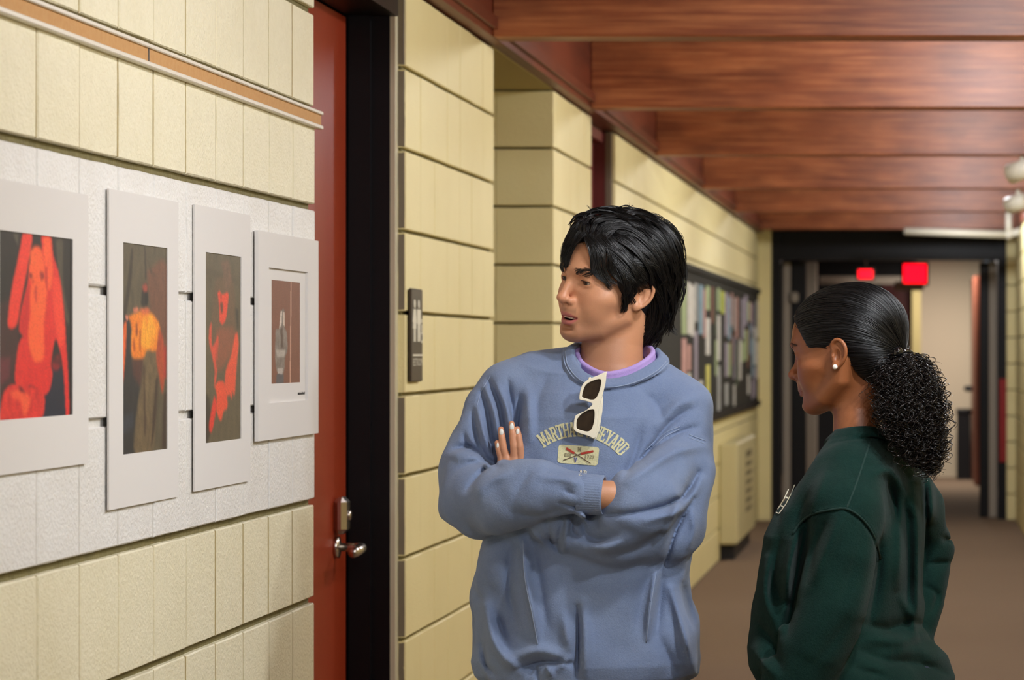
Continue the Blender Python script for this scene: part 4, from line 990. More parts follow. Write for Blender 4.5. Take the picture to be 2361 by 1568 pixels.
FOLDS = [
    # right upper arm: long folds from the armhole to the elbow
    ([(1130, 880), (1150, 930), (1160, 985)], .0095, 9), ([(1112, 905), (1128, 965), (1135, 1040)], .0090, 8), ([(1145, 890), (1168, 940), (1176, 990)], -.007, 9), ([(1120, 895), (1140, 950), (1148, 1010)], -.006, 7), ([(1100, 940), (1112, 990), (1128, 1040)], -.006, 8), ([(1172, 880), (1180, 930), (1184, 980)], .007, 7),
    ([(1198, 915), (1195, 960), (1190, 1000)], .0065, 7), ([(1215, 900), (1222, 960), (1222, 1010)], -.005, 12), ([(1092, 950), (1100, 1010), (1120, 1055)], .008, 8), ([(1070, 1000), (1080, 1030), (1105, 1050)], .006, 8),
    ([(1050, 1035), (1085, 1030), (1120, 1060), (1140, 1068)], .010, 9), ([(1060, 1060), (1100, 1055), (1130, 1075)], -.006, 9), ([(1040, 1050), (1075, 1045), (1110, 1050)], -.004, 10),
    ([(1150, 1075), (1120, 1082), (1095, 1105), (1075, 1130)], .006, 9), ([(1170, 1090), (1130, 1110), (1100, 1140)], -.005, 12),
    ([(1230, 1085), (1200, 1120), (1180, 1165)], .004, 14), ([(1180, 1180), (1230, 1190), (1300, 1175)], .004, 12), ([(1250, 1100), (1300, 1105), (1335, 1115)], -.004, 10),
    ([(1290, 1160), (1320, 1168), (1336, 1170)], .005, 6), ([(1300, 1130), (1325, 1140)], .004, 7),
    # left sleeve
    ([(1605, 985), (1560, 1000), (1500, 1040), (1450, 1085)], .007, 9), ([(1620, 1030), (1560, 1040), (1500, 1075), (1450, 1110)], -.005, 12), ([(1590, 945), (1545, 975), (1500, 1030), (1478, 1060)], .006, 9),
    ([(1600, 920), (1560, 935), (1520, 980)], -.005, 13), ([(1610, 1090), (1570, 1150), (1480, 1180), (1400, 1188)], .009, 8), ([(1615, 1110), (1575, 1175), (1490, 1200)], -.006, 11),
    ([(1600, 1150), (1560, 1220), (1535, 1300)], .010, 7), ([(1570, 1140), (1545, 1210), (1520, 1270)], -.006, 11), ([(1595, 1180), (1600, 1220), (1590, 1260)], -.004, 9),
    ([(1300, 1195), (1290, 1230), (1285, 1262)], .0045, 7), ([(1325, 1192), (1318, 1225), (1345, 1245)], .005, 7), ([(1308, 1200), (1305, 1240), (1300, 1270)], -.006, 7),
    ([(1345, 1200), (1350, 1230), (1380, 1246), (1420, 1236)], .007, 10), ([(1440, 1245), (1400, 1262), (1350, 1262)], -.006, 13), ([(1335, 1186), (1345, 1192), (1352, 1205)], -.008, 7), ([(1262, 1205), (1270, 1245), (1290, 1275)], .004, 7),
    ([(1500, 1245), (1460, 1270), (1420, 1280)], .004, 13), ([(1225, 1228), (1260, 1260)], -.004, 8),
    # chest
    ([(1440, 1100), (1465, 1040), (1478, 990)], .006, 12), ([(1260, 870), (1240, 930), (1235, 990)], .003, 16), ([(1480, 900), (1510, 930), (1530, 970)], .004, 14),
    # belly
    ([(1205, 1250), (1212, 1330), (1232, 1430), (1240, 1480)], -.009, 10), ([(1230, 1260), (1245, 1350), (1260, 1440)], .006, 16), ([(1180, 1260), (1175, 1340), (1185, 1430)], .008, 16),
    ([(1330, 1400), (1332, 1480), (1330, 1560)], .011, 7), ([(1345, 1390), (1350, 1480), (1348, 1555)], -.007, 12), ([(1300, 1420), (1312, 1490)], -.005, 12),
    ([(1512, 1320), (1500, 1400), (1492, 1470)], -.009, 8), ([(1528, 1320), (1520, 1400), (1515, 1460)], .007, 12), ([(1495, 1320), (1478, 1390), (1470, 1450)], .004, 12),
    ([(1550, 1360), (1575, 1450), (1600, 1550)], -.009, 12), ([(1575, 1350), (1600, 1440)], .006, 14), ([(1520, 1470), (1545, 1520), (1560, 1560)], .006, 14),
    ([(1120, 1400), (1135, 1470), (1165, 1520), (1200, 1545)], -.009, 13), ([(1150, 1420), (1170, 1490)], .007, 13), ([(1180, 1520), (1240, 1500), (1290, 1512)], -.008, 13),
    ([(1190, 1545), (1250, 1528), (1320, 1530)], .010, 9), ([(1220, 1555), (1235, 1540), (1240, 1570)], .006, 6), ([(1270, 1560), (1262, 1535)], -.007, 7), ([(1290, 1540), (1310, 1520)], -.006, 8), ([(1110, 1480), (1120, 1530), (1140, 1555)], .006, 9)]
sw.fn(creases([(l_, a_ * 2.0, w_) for l_, a_, w_ in FOLDS], (DM - .02, DM + .08)), kind='d')
# seams: side panels, armholes, collar
SEAM = [([(1568, 985), (1530, 1003), (1490, 1040)], .0025, 2.4), ([(1590, 1005), (1625, 1018)], .0025, 2.4), ([(1203, 1240), (1207, 1330), (1225, 1420), (1236, 1480)], .0025, 2.4),
        ([(1515, 1310), (1502, 1400), (1492, 1480)], .0025, 2.4), ([(1130, 872), (1110, 905), (1102, 935)], .002, 2.4),
        ([(1298, 808), (1306, 848), (1338, 884), (1395, 899), (1462, 889), (1515, 862), (1540, 836)], .0022, 2.2)]
sw.fn(creases(SEAM, (DM - .02, DM + .06)), kind='d')
sw_lo, sw_hi = (m_(1000, 0)[0], DM - .27, m_(0, 1660)[2]), (m_(1650, 0)[0], DM + .20, m_(0, 770)[2])
sv, sf = isosurface(sw, sw_lo, sw_hi, .0034)
M['blue_cloth'] = mat('faded_blue_fleece', (115, 131, 163), 0.92, spec=0.12, sheen=0.15, bump=[(900, .35), (260, .2)], var=[(9, .55, (132, 147, 174)), (26, .3, (102, 117, 148)), (420, .25, (136, 150, 176))])
swo = obj('sweatshirt', fast_mesh(sv - OM, sf, M['blue_cloth'], name='sweatshirt'), man)
# ribbed cuff
ca, cb = m_(1333, 1138, -.196), m_(1393, 1142, -.199); ax_ = (cb - ca) / np.linalg.norm(cb - ca); u_ = np.cross(ax_, [0, 1., 0]); u_ /= np.linalg.norm(u_); n_ = np.cross(ax_, u_)
ring_r = [(0.0, .0300), (.02, .0345), (.06, .0352), (.3, .0345), (.6, .0338), (.9, .0335), (.985, .0334), (1.0, .0318), (.985, .0300), (.9, .0292), (.5, .0285)]
vv = []; NA = 132
for t_, r_ in ring_r:
    for i_ in range(NA):
        g_ = 2 * math.pi * i_ / NA; rr_ = r_ + (.00045 * (1 if i_ % 3 else -1) if .02 < t_ < .98 and r_ > .031 else 0) + .0012 * math.sin(2 * g_ + 1); vv.append(ca + (cb - ca) * t_ + rr_ * (math.cos(g_) * u_ * 1.02 + math.sin(g_) * n_ * .92))
ff = [(a * NA + i_, a * NA + (i_ + 1) % NA, (a + 1) * NA + (i_ + 1) % NA, (a + 1) * NA + i_) for a in range(len(ring_r) - 1) for i_ in range(NA)]
cme = mesh_of(np.array(vv) - OM, ff, M['blue_cloth'], True, 'cuff'); bm = bmesh.new(); bm.from_mesh(cme); bmesh.ops.recalc_face_normals(bm, faces=bm.faces); bm.to_mesh(cme); bm.free()
obj('cuff', cme, swo)
# raised, paler seams of the sweatshirt
M['stitch'] = mat('pale_stitch', (138, 152, 178), 0.9)
def seam(line, sdf, d0, d1, org, parent, mt, r=.0011, off=.0, K=26):
    q = resample(line, K); w3, dd = surf_at(sdf, q[:, 0], q[:, 1], d0, d1, off); ok = ~np.isnan(dd)
    if ok.sum() < 4: return
    dd = np.interp(np.arange(K), np.nonzero(ok)[0], dd[ok]); dd[1:-1] = (dd[:-2] + dd[1:-1] + dd[2:]) / 3
    w3 = np.stack([(q[:, 0] - VX) * dd / F, dd, CH + (VY - q[:, 1]) * dd / F], 1)
    mb = MB().tube(w3, r, 6); obj('seam', mesh_of(np.array(mb.v) - org, mb.f, mt, True, 'seam'), parent)
for ln in ([(1298, 806), (1305, 846), (1337, 882), (1395, 898), (1462, 888), (1515, 861), (1541, 836)], [(1303, 806), (1310, 844), (1341, 878), (1396, 893), (1460, 883), (1512, 857), (1536, 833)],
           [(1568, 983), (1530, 1001), (1488, 1038)], [(1566, 990), (1532, 1008), (1492, 1044)], [(1588, 1002), (1626, 1016)], [(1586, 1008), (1624, 1023)], [(1130, 868), (1110, 902), (1100, 935)],
           [(1206, 1246), (1210, 1330), (1228, 1420), (1240, 1486)], [(1513, 1318), (1500, 1400), (1490, 1482)]):
    seam(ln, sw, DM - .26, DM + .08, OM, swo, M['stitch'])
# lilac tee collar
M['lilac'] = mat('lilac_jersey', (178, 152, 214), 0.85, bump=[(700, .3)])
ts = SDF()
TEE = [(1328, 816, .0), (1344, 844, -.045), (1392, 867, -.075), (1448, 858, -.070), (1490, 836, -.035), (1505, 815, .01), (1480, 800, .055), (1410, 795, .075), (1345, 800, .045), (1328, 816, .0)]
_sd = surf_at(wrap_local(hs, RHi, OH), [c[0] for c in TEE], [c[1] for c in TEE], DM - .25, DM + .1)[1]
TEE = [(a, b - 5, (min(c_ + .02, q - DM - .003) if (not np.isnan(q) and c_ < .0) else c_)) for (a, b, c_), q in zip(TEE, _sd)]
tc_ = resample([m_(*c) for c in TEE], 40)
ts.cap(tc_, .0050); ts.cap(tc_ + np.array([0, .002, -.008]), .0055, .004); ts.cap(tc_ + np.array([0, .003, -.018]), .0065, .004)
ts.cap([m_(1416, 700, .015), m_(1412, 800, .012), m_(1405, 846, .002)], [.070, .052, .044], .004, kind='s', m=.08)
tv_, tf_ = isosurface(ts, m_(1290, 920, -.13), m_(1530, 770, .12), .0028)
obj('tee_collar', fast_mesh(tv_ - OM, tf_, M['lilac'], name='tee'), man)

# ---------------------------------------------------------------- chest print, laid on the cloth
M['print_cream'] = mat('cream_screen_print', (212, 206, 160), 0.8, bump=[(600, .2)], var=[(300, .35, (160, 166, 158))])
M['print_olive'] = mat('olive_screen_print', (140, 130, 100), 0.8); M['print_red'] = mat('red_screen_print', (168, 52, 40), 0.8); M['print_brown'] = mat('brown_screen_print', (98, 72, 58), 0.8); M['print_blue'] = mat('blue_screen_print', (84, 88, 150), 0.8)
def on_cloth(polys, sdf, d0, d1, off, mats, name, parent, org, sub=0):
    """photo-plane polygons laid on a cloth surface"""
    bm = bmesh.new()
    for poly in polys:
        vs = [bm.verts.new((x, y, 0)) for x, y in poly]
        try: bm.faces.new(vs)
        except ValueError: pass
    bmesh.ops.triangulate(bm, faces=bm.faces[:])
    if sub: bmesh.ops.subdivide_edges(bm, edges=bm.edges[:], cuts=sub, use_grid_fill=True); bmesh.ops.triangulate(bm, faces=bm.faces[:])
    bm.verts.index_update()
    q = np.array([v.co[:2] for v in bm.verts]); fs = [[v.index for v in f.verts] for f in bm.faces]; bm.free()
    w3, dd = surf_at(sdf, q[:, 0], q[:, 1], d0, d1, off)
    bad = np.isnan(dd)
    if bad.any():
        md = np.nanmedian(dd); w3[bad] = np.stack([(q[bad, 0] - VX) * md / F, np.full(bad.sum(), md), CH + (VY - q[bad, 1]) * md / F], 1)
    n = len(w3); back = w3 + np.array([0, .0012, 0])
    return obj(name, mesh_of(np.vstack([w3, back]) - org, fs + [[i + n for i in f[::-1]] for f in fs], mats, name=name), parent)
SLAB = {  # strokes in a 10 x 14 cell, y up; thick stems with slab serifs
 'M': [((1, 0, 3, 14)), ((7, 0, 9, 14)), ('q', (1, 14), (3.2, 14), (5.9, 4), (4.1, 4)), ('q', (6.8, 14), (9, 14), (5.9, 4), (4.1, 4)), (0, 0, 4, 1.6), (6, 0, 10, 1.6), (0, 12.4, 3, 14), (7, 12.4, 10, 14)],
 'A': [('q', (3.6, 14), (6.4, 14), (9.2, 0), (6.8, 0)), ('q', (3.6, 14), (5.2, 14), (3, 0), (1, 0)), (2.6, 4, 7.4, 5.6), (0, 0, 4, 1.5), (6, 0, 10, 1.5), (2.8, 12.6, 6.4, 14)],
 'R': [(1.2, 0, 3.8, 14), (3, 12.2, 7, 14), (3, 6.2, 7, 8), (6.2, 7, 8.6, 13.2), ('q', (4.6, 7), (7, 7), (9.6, 0), (7, 0)), (0, 0, 5, 1.5), (0, 12.5, 4, 14), (6.4, 0, 10, 1.5)],
 'T': [(3.7, 0, 6.3, 14), (0.4, 12.2, 9.6, 14), (0.4, 10, 2, 14), (8, 10, 9.6, 14), (2.4, 0, 7.6, 1.5)],
 'H': [(1, 0, 3.4, 14), (6.6, 0, 9, 14), (3, 6.2, 7, 8), (0, 0, 4.4, 1.5), (5.6, 0, 10, 1.5), (0, 12.5, 4.4, 14), (5.6, 12.5, 10, 14)],
 "'": [(3.6, 9.5, 6.2, 14)],
 'S': [(1.4, 12.2, 8.6, 14), (1, 7.4, 3.2, 13), (1.6, 6.2, 8.4, 8), (6.8, 1, 9, 7), (1.4, 0, 8.4, 1.8), (7.4, 10, 9, 14), (1, 0, 2.6, 4)],
 'V': [('q', (0.8, 14), (3.4, 14), (6, 0), (4.2, 0)), ('q', (7.2, 14), (9.2, 14), (6, 0), (4.4, 0)), (0, 12.5, 4.4, 14), (6, 12.5, 10, 14)],
 'I': [(3.6, 0, 6.4, 14), (2, 0, 8, 1.6), (2, 12.4, 8, 14)],
 'N': [(1, 0, 2.8, 14), (7.2, 0, 9, 14), ('q', (1, 14), (3.6, 14), (9, 0), (6.6, 0)), (0, 0, 4, 1.5), (6, 12.5, 10, 14), (0, 12.5, 3, 14)],
 'E': [(1.2, 0, 3.8, 14), (1, 12.2, 9, 14), (1, 6.2, 6.6, 8), (1, 0, 9.2, 1.8), (7.6, 10, 9, 14), (7.8, 0, 9.2, 4), (5.6, 5, 6.6, 9.2), (0, 0, 3, 1.5), (0, 12.5, 3, 14)],
 'Y': [('q', (0.8, 14), (3.4, 14), (6.3, 6), (3.7, 6)), ('q', (7, 14), (9.2, 14), (6.3, 6), (4, 6)), (3.7, 0, 6.3, 6.5), (0, 12.5, 4.2, 14), (6, 12.5, 10, 14), (2.4, 0, 7.6, 1.5)],
 'D': [(1.2, 0, 3.8, 14), (1, 12.2, 7, 14), (1, 0, 7, 1.8), (6.6, 1.2, 9.2, 12.8), (0, 0, 4, 1.5), (0, 12.5, 4, 14)],
 'P': [(1.2, 0, 3.8, 14), (3, 12.2, 7.4, 14), (3, 5.6, 7.4, 7.4), (6.4, 6.4, 8.8, 13.2), (0, 0, 5, 1.5), (0, 12.5, 4, 14)],
 '1': [(4, 0, 6.2, 14), (2.6, 0, 7.6, 1.5), (2.6, 11, 4.6, 12.6)], '7': [(1, 12, 9, 14), ('q', (6.6, 12.4), (9, 12.4), (5.4, 0), (3, 0))],
 '2': [(1.4, 12, 8, 14), (6.6, 7.4, 8.8, 13.4), (1.4, 6.2, 8, 8), (1.2, 0.6, 3.2, 7), (1.2, 0, 9, 1.8)]}
def glyph(ch, cx, cy, wd, ht, ang):
    """cell centre (cx, cy) in photo pixels, ang = clockwise tilt on the photo"""
    out = []; c, s = math.cos(ang), math.sin(ang)
    for st in SLAB[ch]:
        pts = list(st[1:]) if st[0] == 'q' else [(st[0], st[1]), (st[2], st[1]), (st[2], st[3]), (st[0], st[3])]
        o = []
        for x, y in pts:
            u, v = (x - 5) / 10 * wd, -(y - 7) / 14 * ht
            o.append((cx + u * c - v * s, cy + u * s + v * c))
        out.append(o)
    return out
# arc of letters through three measured points
A0, A1, A2 = np.array((1252., 1014)), np.array((1340., 990)), np.array((1437., 1036))
def circ(a, b, c):
    M_ = 2 * np.array([b - a, c - a]); r = np.array([b @ b - a @ a, c @ c - a @ a]); o = np.linalg.solve(M_, r); return o, np.linalg.norm(a - o)
oc, rc = circ(A0, A1, A2)
t0, t1 = [math.atan2(a[1] - oc[1], a[0] - oc[0]) for a in (A0, A2)]
word = "MARTHA'SVINEYARD"; adv = {'M': 1.15, "'": .45, 'I': .62, 'S': .85}
cum = np.cumsum([0] + [(adv.get(a, 1) + adv.get(b, 1)) / 2 + (.30 if (a == 'S' and b == 'V') else 0) for a, b in zip(word, word[1:])])
let = []
for ch_, u in zip(word, cum / cum[-1]):
    t = t0 + (t1 - t0) * u; c = oc + rc * np.array([math.cos(t), math.sin(t)])
    let += glyph(ch_, c[0], c[1], 16.5 * (1.1 if ch_ == 'M' else 1), 34, t + math.pi / 2)
SD0, SD1 = DM - .24, DM + .05
def sep(polys, **k): return on_cloth(polys, sw, SD0, SD1, k.pop('off', .0009), k['m'], k['n'], swo, OM, k.get('sub', 0))
sep(let, m=M['print_cream'], n='arched_lettering')
bc = np.array([(1288, 1025), (1382, 1031), (1378, 1074), (1285, 1067)], float)
def bq(u, v):   # badge coordinates 0..1
    return tuple((bc[0] * (1 - u) + bc[1] * u) * (1 - v) + (bc[3] * (1 - u) + bc[2] * u) * v)
rr = []
for (cu, cv, a0) in ((.93, .15, -90), (.93, .85, 0), (.07, .85, 90), (.07, .15, 180)):
    for t in (0, 30, 60, 90):
        a = math.radians(a0 + t); rr.append(bq(cu + .07 * math.cos(a), cv + .15 * math.sin(a)))
sep([rr], m=M['print_cream'], n='badge', sub=3)
def bar(u0, v0, u1, v1, w0, w1):
    a, b = np.array(bq(u0, v0)), np.array(bq(u1, v1)); d = (b - a) / np.linalg.norm(b - a); nn = np.array([-d[1], d[0]])
    return [tuple(a + nn * w0), tuple(b + nn * w1), tuple(b - nn * w1), tuple(a - nn * w0)]
sep([bar(.50, .52, .82, .90, .8, .8), bar(.46, .52, .14, .84, .8, .8), bar(.36, .38, .50, .52, 1, .8), bar(.56, .42, .46, .52, 1, .8)], m=M['print_brown'], n='oar_shafts', off=.0022)
sep([bar(.19, .18, .40, .42, 2.4, 2.6), bar(.86, .24, .56, .42, 2.2, 2.6)], m=M['print_red'], n='oar_blades', off=.0023)
tx = []
for ch_, u in zip('EST', (.19, .25, .31)): c = bq(u, .53); tx += glyph(ch_, c[0], c[1], 5.5, 7, .05)
for ch_, u in zip('1727', (.68, .745, .81, .87)): c = bq(u, .56); tx += glyph(ch_, c[0], c[1], 5.5, 7, .05)
c = bq(.52, .18); tx += glyph('M', c[0], c[1], 8.5, 10, .05)
sep(tx, m=M['print_olive'], n='badge_lettering', off=.0022)
c = bq(.44, .78); sep(glyph('V', c[0], c[1], 8, 11, .05), m=M['print_blue'], n='badge_letter', off=.0022)
sep(glyph('A', 1339, 1090, 9, 12, .1) + glyph('P', 1349, 1091, 9, 12, .12), m=M['sign_white'], n='small_lettering')

# ---------------------------------------------------------------- trousers and shoes
M['dark_cloth'] = mat('dark_trouser_cloth', (28, 28, 34), 0.85, bump=[(500, .3)])
tr_ = SDF(); ax, bx = m_(1250, 1500)[0], m_(1455, 1500)[0]
tr_.ell((m_(1350, 0)[0], DM + .0, .70), (.165, .115, .12))
for sx in (ax, bx): tr_.cap([(sx, DM, .68), (sx, DM - .005, .42), (sx + (.01 if sx > ax else -.01), DM + .01, .09)], [.092, .075, .062], .04, m=.08)
tr_.fn(rumple(1.0), kind='d')
v_, f_ = isosurface(tr_, (m_(1090, 0)[0], DM - .2, .02), (m_(1620, 0)[0], DM + .2, .84), .010)
obj('trousers', fast_mesh(v_ - OM, f_, M['dark_cloth'], name='trousers'), man)
M['shoe'] = mat('white_shoe', (206, 204, 198), 0.6); M['sole'] = mat('shoe_sole', (236, 234, 228), 0.7)
def shoe(x, y, ang, parent, org, mt):
    s_ = SDF(); R = rot_z(ang); T = lambda a, b, c: np.array((x, y, 0)) + R @ np.array((a, b, c))
    s_.cap([T(0, .07, .05), T(0, -.05, .045), T(0, -.14, .038)], [.042, .043, .034], .01); s_.cap([T(0, .05, .05), T(0, .045, .11)], [.042, .045], .02)
    s_.fn(lambda p: -(p[:, 2] - .006), kind='i')
    v, f = isosurface(s_, (x - .22, y - .22, -.01), (x + .22, y + .2, .17), .007); so_ = obj('shoe', fast_mesh(v - org, f, mt, name='shoe'), parent)
    pts = [T(.046 * math.cos(a) * (1.0 if math.sin(a) > -.2 else .95), -.035 + .14 * math.sin(a), 0)[:2] for a in np.linspace(0, 2 * math.pi, 24, endpoint=False)]
    mb = MB().prism([tuple(p) for p in pts], 0.0, .026, 2); mb.build('sole', M['sole'], so_)
shoe(ax - .01, DM - .02, .25, man, OM, M['shoe']); shoe(bx + .01, DM - .01, -.2, man, OM, M['shoe'])

# ---------------------------------------------------------------- hair
hvs = SDF()
hvs.ell((-.030, 0, .034), (.112, .098, .094))
hvs.ell((-.052, .010, .056), (.085, .090, .078), .02); hvs.ell((.030, -.002, .066), (.056, .070, .052), .03)         # volume over the forehead
hvs.ell((-.070, 0, -.020), (.066, .082, .075), .03)           # back of the head
hvs.ell((-.074, .010, -.085), (.036, .052, .038), .03)        # nape
for e in (1, -1): hvs.ell((.004, e * .076, .022), (.034, .018, .040), .02); hvs.cap([(.012, e * .074, -.004), (.017, e * .0690, -.042)], [.010, .0055], .012)   # temples, sideburns
cut = SDF()
hvs.ell((.078, 0, -.030), (.046, .085, .084), .012, kind='s', m=.1)      # face stays free
for e in (1, -1): hvs.ell((-.022, e * .092, -.022), (.026, .024, .034), .008, kind='s')   # ears stay free
hvm = SDF(); hvm.ops = list(hvs.ops); hvm.fn(lambda p: .0045 + .008 * sstep(p[:, 0], .02, .06), kind='d')
v_, f_ = isosurface(hvm, (-.16, -.13, -.16), (.11, .13, .15), .0042)
hair_m = obj('hair', fast_mesh(to_man(v_), f_, M['hair_base'], name='hair'), man)
HW = wrap_local(hvs, RHi, OH)
rh = np.random.default_rng(21)
def lock_strands(guides, n, spread, K=16, r0=.00042, field=None, wave=.002, lift=.0, tipspread=1.0, clump=.5, lockwave=.0, d0=DM - .2, d1=DM + .15, off=.0):
    """guides: photo polylines draped over the hair volume; returns strand centre lines"""
    C = []
    PX = np.array([resample([(a, b) for a, b in g], K) for g in guides]); _, DD = surf_at(field, PX[..., 0].ravel(), PX[..., 1].ravel(), d0, d1, off, 50); DD = DD.reshape(PX.shape[:2])
    for px, dd in zip(PX, DD):
        ok = ~np.isnan(dd)
        if not ok.any(): continue
        dd = np.interp(np.arange(K), np.nonzero(ok)[0], dd[ok])
        # soften the depth line
        for _ in range(3): dd[1:-1] = (dd[:-2] + 2 * dd[1:-1] + dd[2:]) / 4
        w3 = np.stack([(px[:, 0] - VX) * dd / F, dd, CH + (VY - px[:, 1]) * dd / F], 1)
        N = field.grad(w3) if True else None; T = np.gradient(w3, axis=0); T /= np.linalg.norm(T, axis=1, keepdims=True) + 1e-9
        Bn = np.cross(T, N); Bn /= np.linalg.norm(Bn, axis=1, keepdims=True) + 1e-9
        t = np.linspace(0, 1, K); env = (1 - clump * t) * (1 + (tipspread - 1) * t)
        lw_ = lockwave * np.sin(rh.uniform(6, 9) * t + rh.uniform(0, 6.28)) * t; lz_ = lockwave * .6 * np.sin(rh.uniform(6, 10) * t + rh.uniform(0, 6.28)) * t
        for _ in range(n):
            a = rh.normal(0, spread) ; b = abs(rh.normal(0, spread * .5)); ph = rh.uniform(0, 6.28); fr = rh.uniform(5, 9)
            wv = wave * rh.uniform(.3, 1) * np.sin(fr * t + ph) * t
            L = rh.uniform(.75, 1.05)
            c = w3 + Bn * (a * env + wv + lw_)[:, None] + N * ((b * env) + lz_ + lift * t ** 2 + .0006 - .005 * (1 - t) ** 4)[:, None]
            if L < 1: c = resample(c[:max(4, int(K * L))], K)
            C.append(c)
    return np.array(C)
GM = [  # crown and top, swept back from the parting
 [(1352, 545), (1348, 505), (1380, 490), (1430, 500), (1480, 530)], [(1360, 540), (1375, 510), (1420, 508), (1470, 530), (1510, 570)], [(1345, 550), (1340, 515), (1362, 488), (1400, 486)],
 [(1375, 545), (1400, 520), (1450, 525), (1500, 560), (1530, 610)], [(1390, 540), (1430, 515), (1490, 530), (1540, 575), (1558, 630)], [(1410, 500), (1450, 487), (1500, 500), (1545, 545), (1568, 600)],
 [(1400, 492), (1440, 484), (1485, 492), (1530, 525)], [(1440, 490), (1490, 498), (1535, 530), (1562, 575), (1572, 630)], [(1430, 530), (1480, 545), (1520, 590), (1535, 650)], [(1420, 545), (1460, 570), (1500, 620), (1520, 680)],
 [(1470, 520), (1520, 545), (1555, 600), (1565, 660), (1550, 720)], [(1400, 555), (1440, 580), (1475, 625), (1495, 660)], [(1480, 570), (1520, 610), (1540, 660), (1545, 720), (1530, 765)], [(1450, 600), (1490, 640), (1515, 690), (1520, 740), (1505, 785)],
 [(1500, 610), (1535, 650), (1552, 700), (1540, 745), (1548, 762)], [(1430, 610), (1460, 640), (1480, 660), (1505, 672)], [(1510, 660), (1528, 710), (1522, 760), (1500, 792)], [(1515, 690), (1510, 740), (1490, 775), (1478, 790)],
 [(1545, 640), (1556, 690), (1545, 735), (1522, 770)], [(1420, 590), (1440, 640), (1448, 690), (1440, 715)], [(1440, 600), (1455, 640), (1462, 668), (1450, 690)], [(1535, 560), (1565, 610), (1570, 665), (1556, 710)],
 [(1510, 720), (1500, 760), (1484, 788), (1490, 798)], [(1525, 735), (1518, 775), (1500, 797)], [(1490, 560), (1530, 580), (1556, 620), (1560, 650)], [(1460, 545), (1500, 590), (1516, 630), (1540, 650)],
 [(1470, 600), (1505, 610), (1530, 640), (1520, 670)], [(1350, 515), (1335, 530), (1318, 550), (1306, 580), (1300, 612)], [(1345, 525), (1328, 545), (1314, 570), (1305, 600)], [(1356, 505), (1335, 520), (1315, 545), (1304, 575)],
 [(1380, 488), (1420, 478), (1450, 485)], [(1370, 500), (1350, 496), (1330, 512), (1322, 530)]]
GB = [  # curtain of hair over the near brow
 [(1345, 530), (1366, 560), (1372, 610), (1385, 640), (1410, 658)], [(1358, 540), (1378, 575), (1382, 615), (1398, 645), (1418, 662)], [(1365, 538), (1392, 575), (1394, 618), (1408, 645), (1428, 660)],
 [(1372, 535), (1404, 575), (1404, 612), (1414, 636), (1436, 652)], [(1352, 548), (1364, 590), (1368, 625), (1380, 645)], [(1376, 540), (1414, 580), (1412, 615), (1424, 640), (1440, 650)], [(1385, 540), (1424, 585), (1420, 612), (1432, 642), (1436, 664)], [(1362, 542), (1375, 600), (1384, 632), (1402, 655), (1410, 664)]]
def jitter(gs, n, amt):
    out = []
    for g in gs:
        for _ in range(n): o = rh.normal(0, amt, 2); e = rh.normal(0, amt * 1.3, 2); q = np.array(g, float); t = np.linspace(0, 1, len(q))[:, None]; out.append(q + o + (e - o) * t)
    return out
C1 = np.concatenate([lock_strands(jitter(GM, 3, 5.5), 26, .0026, field=HW, wave=.0022, off=of, lift=li, clump=.65, lockwave=.0035) for of, li in ((-.003, .0), (.000, .002), (.003, .004))])
_fb = SDF(); _fb.ops = list(hvs.ops); _fb.ell((-.004, 0, .016), (.0965, .083, .098), .01); FBW = wrap_local(_fb, RHi, OH)
GL = [[(1348, 520), (1334, 536), (1320, 556), (1308, 584), (1302, 612)], [(1342, 524), (1326, 542), (1312, 566), (1303, 592), (1300, 622)], [(1350, 526), (1338, 545), (1326, 562), (1314, 588), (1308, 612)], [(1340, 515), (1322, 530), (1308, 552), (1300, 585), (1300, 605)], [(1346, 530), (1333, 548), (1321, 570), (1311, 598), (1305, 620)]]
GB2 = jitter(GL, 3, 3) + [[(g[0][0] + 8, g[0][1] - 22)] + g for g in GB] + [[(1345, 512), (1338, 535), (1352, 552), (1368, 575), (1372, 600)], [(1360, 505), (1350, 535), (1372, 560), (1388, 590), (1392, 625)], [(1335, 520), (1326, 545), (1316, 572), (1306, 600)], [(1345, 515), (1332, 540), (1322, 562), (1310, 590), (1303, 615)], [(1380, 510), (1385, 540), (1405, 565), (1425, 590), (1440, 625)], [(1400, 520), (1410, 550), (1432, 580), (1446, 620), (1450, 660)]]
C2 = lock_strands(GB2 + jitter(GB2, 2, 3), 32, .0020, field=FBW, wave=.002, clump=.7, off=0.001, lockwave=.002)
# generic locks for the crown and the far side, falling back and down
seed = v_[rh.integers(0, len(v_), 900)]
flow = []
p = seed.copy(); path = [p.copy()]
for i in range(11):
    g = hvs.grad(p); d = np.array([-.55, 0, -.8]) + np.stack([np.zeros(len(p)), p[:, 1] * 4, np.zeros(len(p))], 1); d = d - g * (d * g).sum(1, keepdims=True); d /= np.linalg.norm(d, axis=1, keepdims=True) + 1e-9
    p = p + d * .0055; e = hvs.ev(p); p = p - hvs.grad(p) * (e - .0005)[:, None]; path.append(p.copy())
path = np.stack(path, 1)
okp = (seed[:, 2] > .0) & ((seed[:, 0] < .04)) & (seed[:, 1] < .05); path = path[okp]
K = 16; C3 = []
for g in path:
    c = resample(g, K)
    for _ in range(5): C3.append(c + rh.normal(0, .0022, 3) + (np.sin(np.linspace(0, 6, K) + rh.uniform(0, 6)) * .0014)[:, None] * rh.normal(0, 1, 3))
C3 = np.array(C3) @ RHs.T + OH
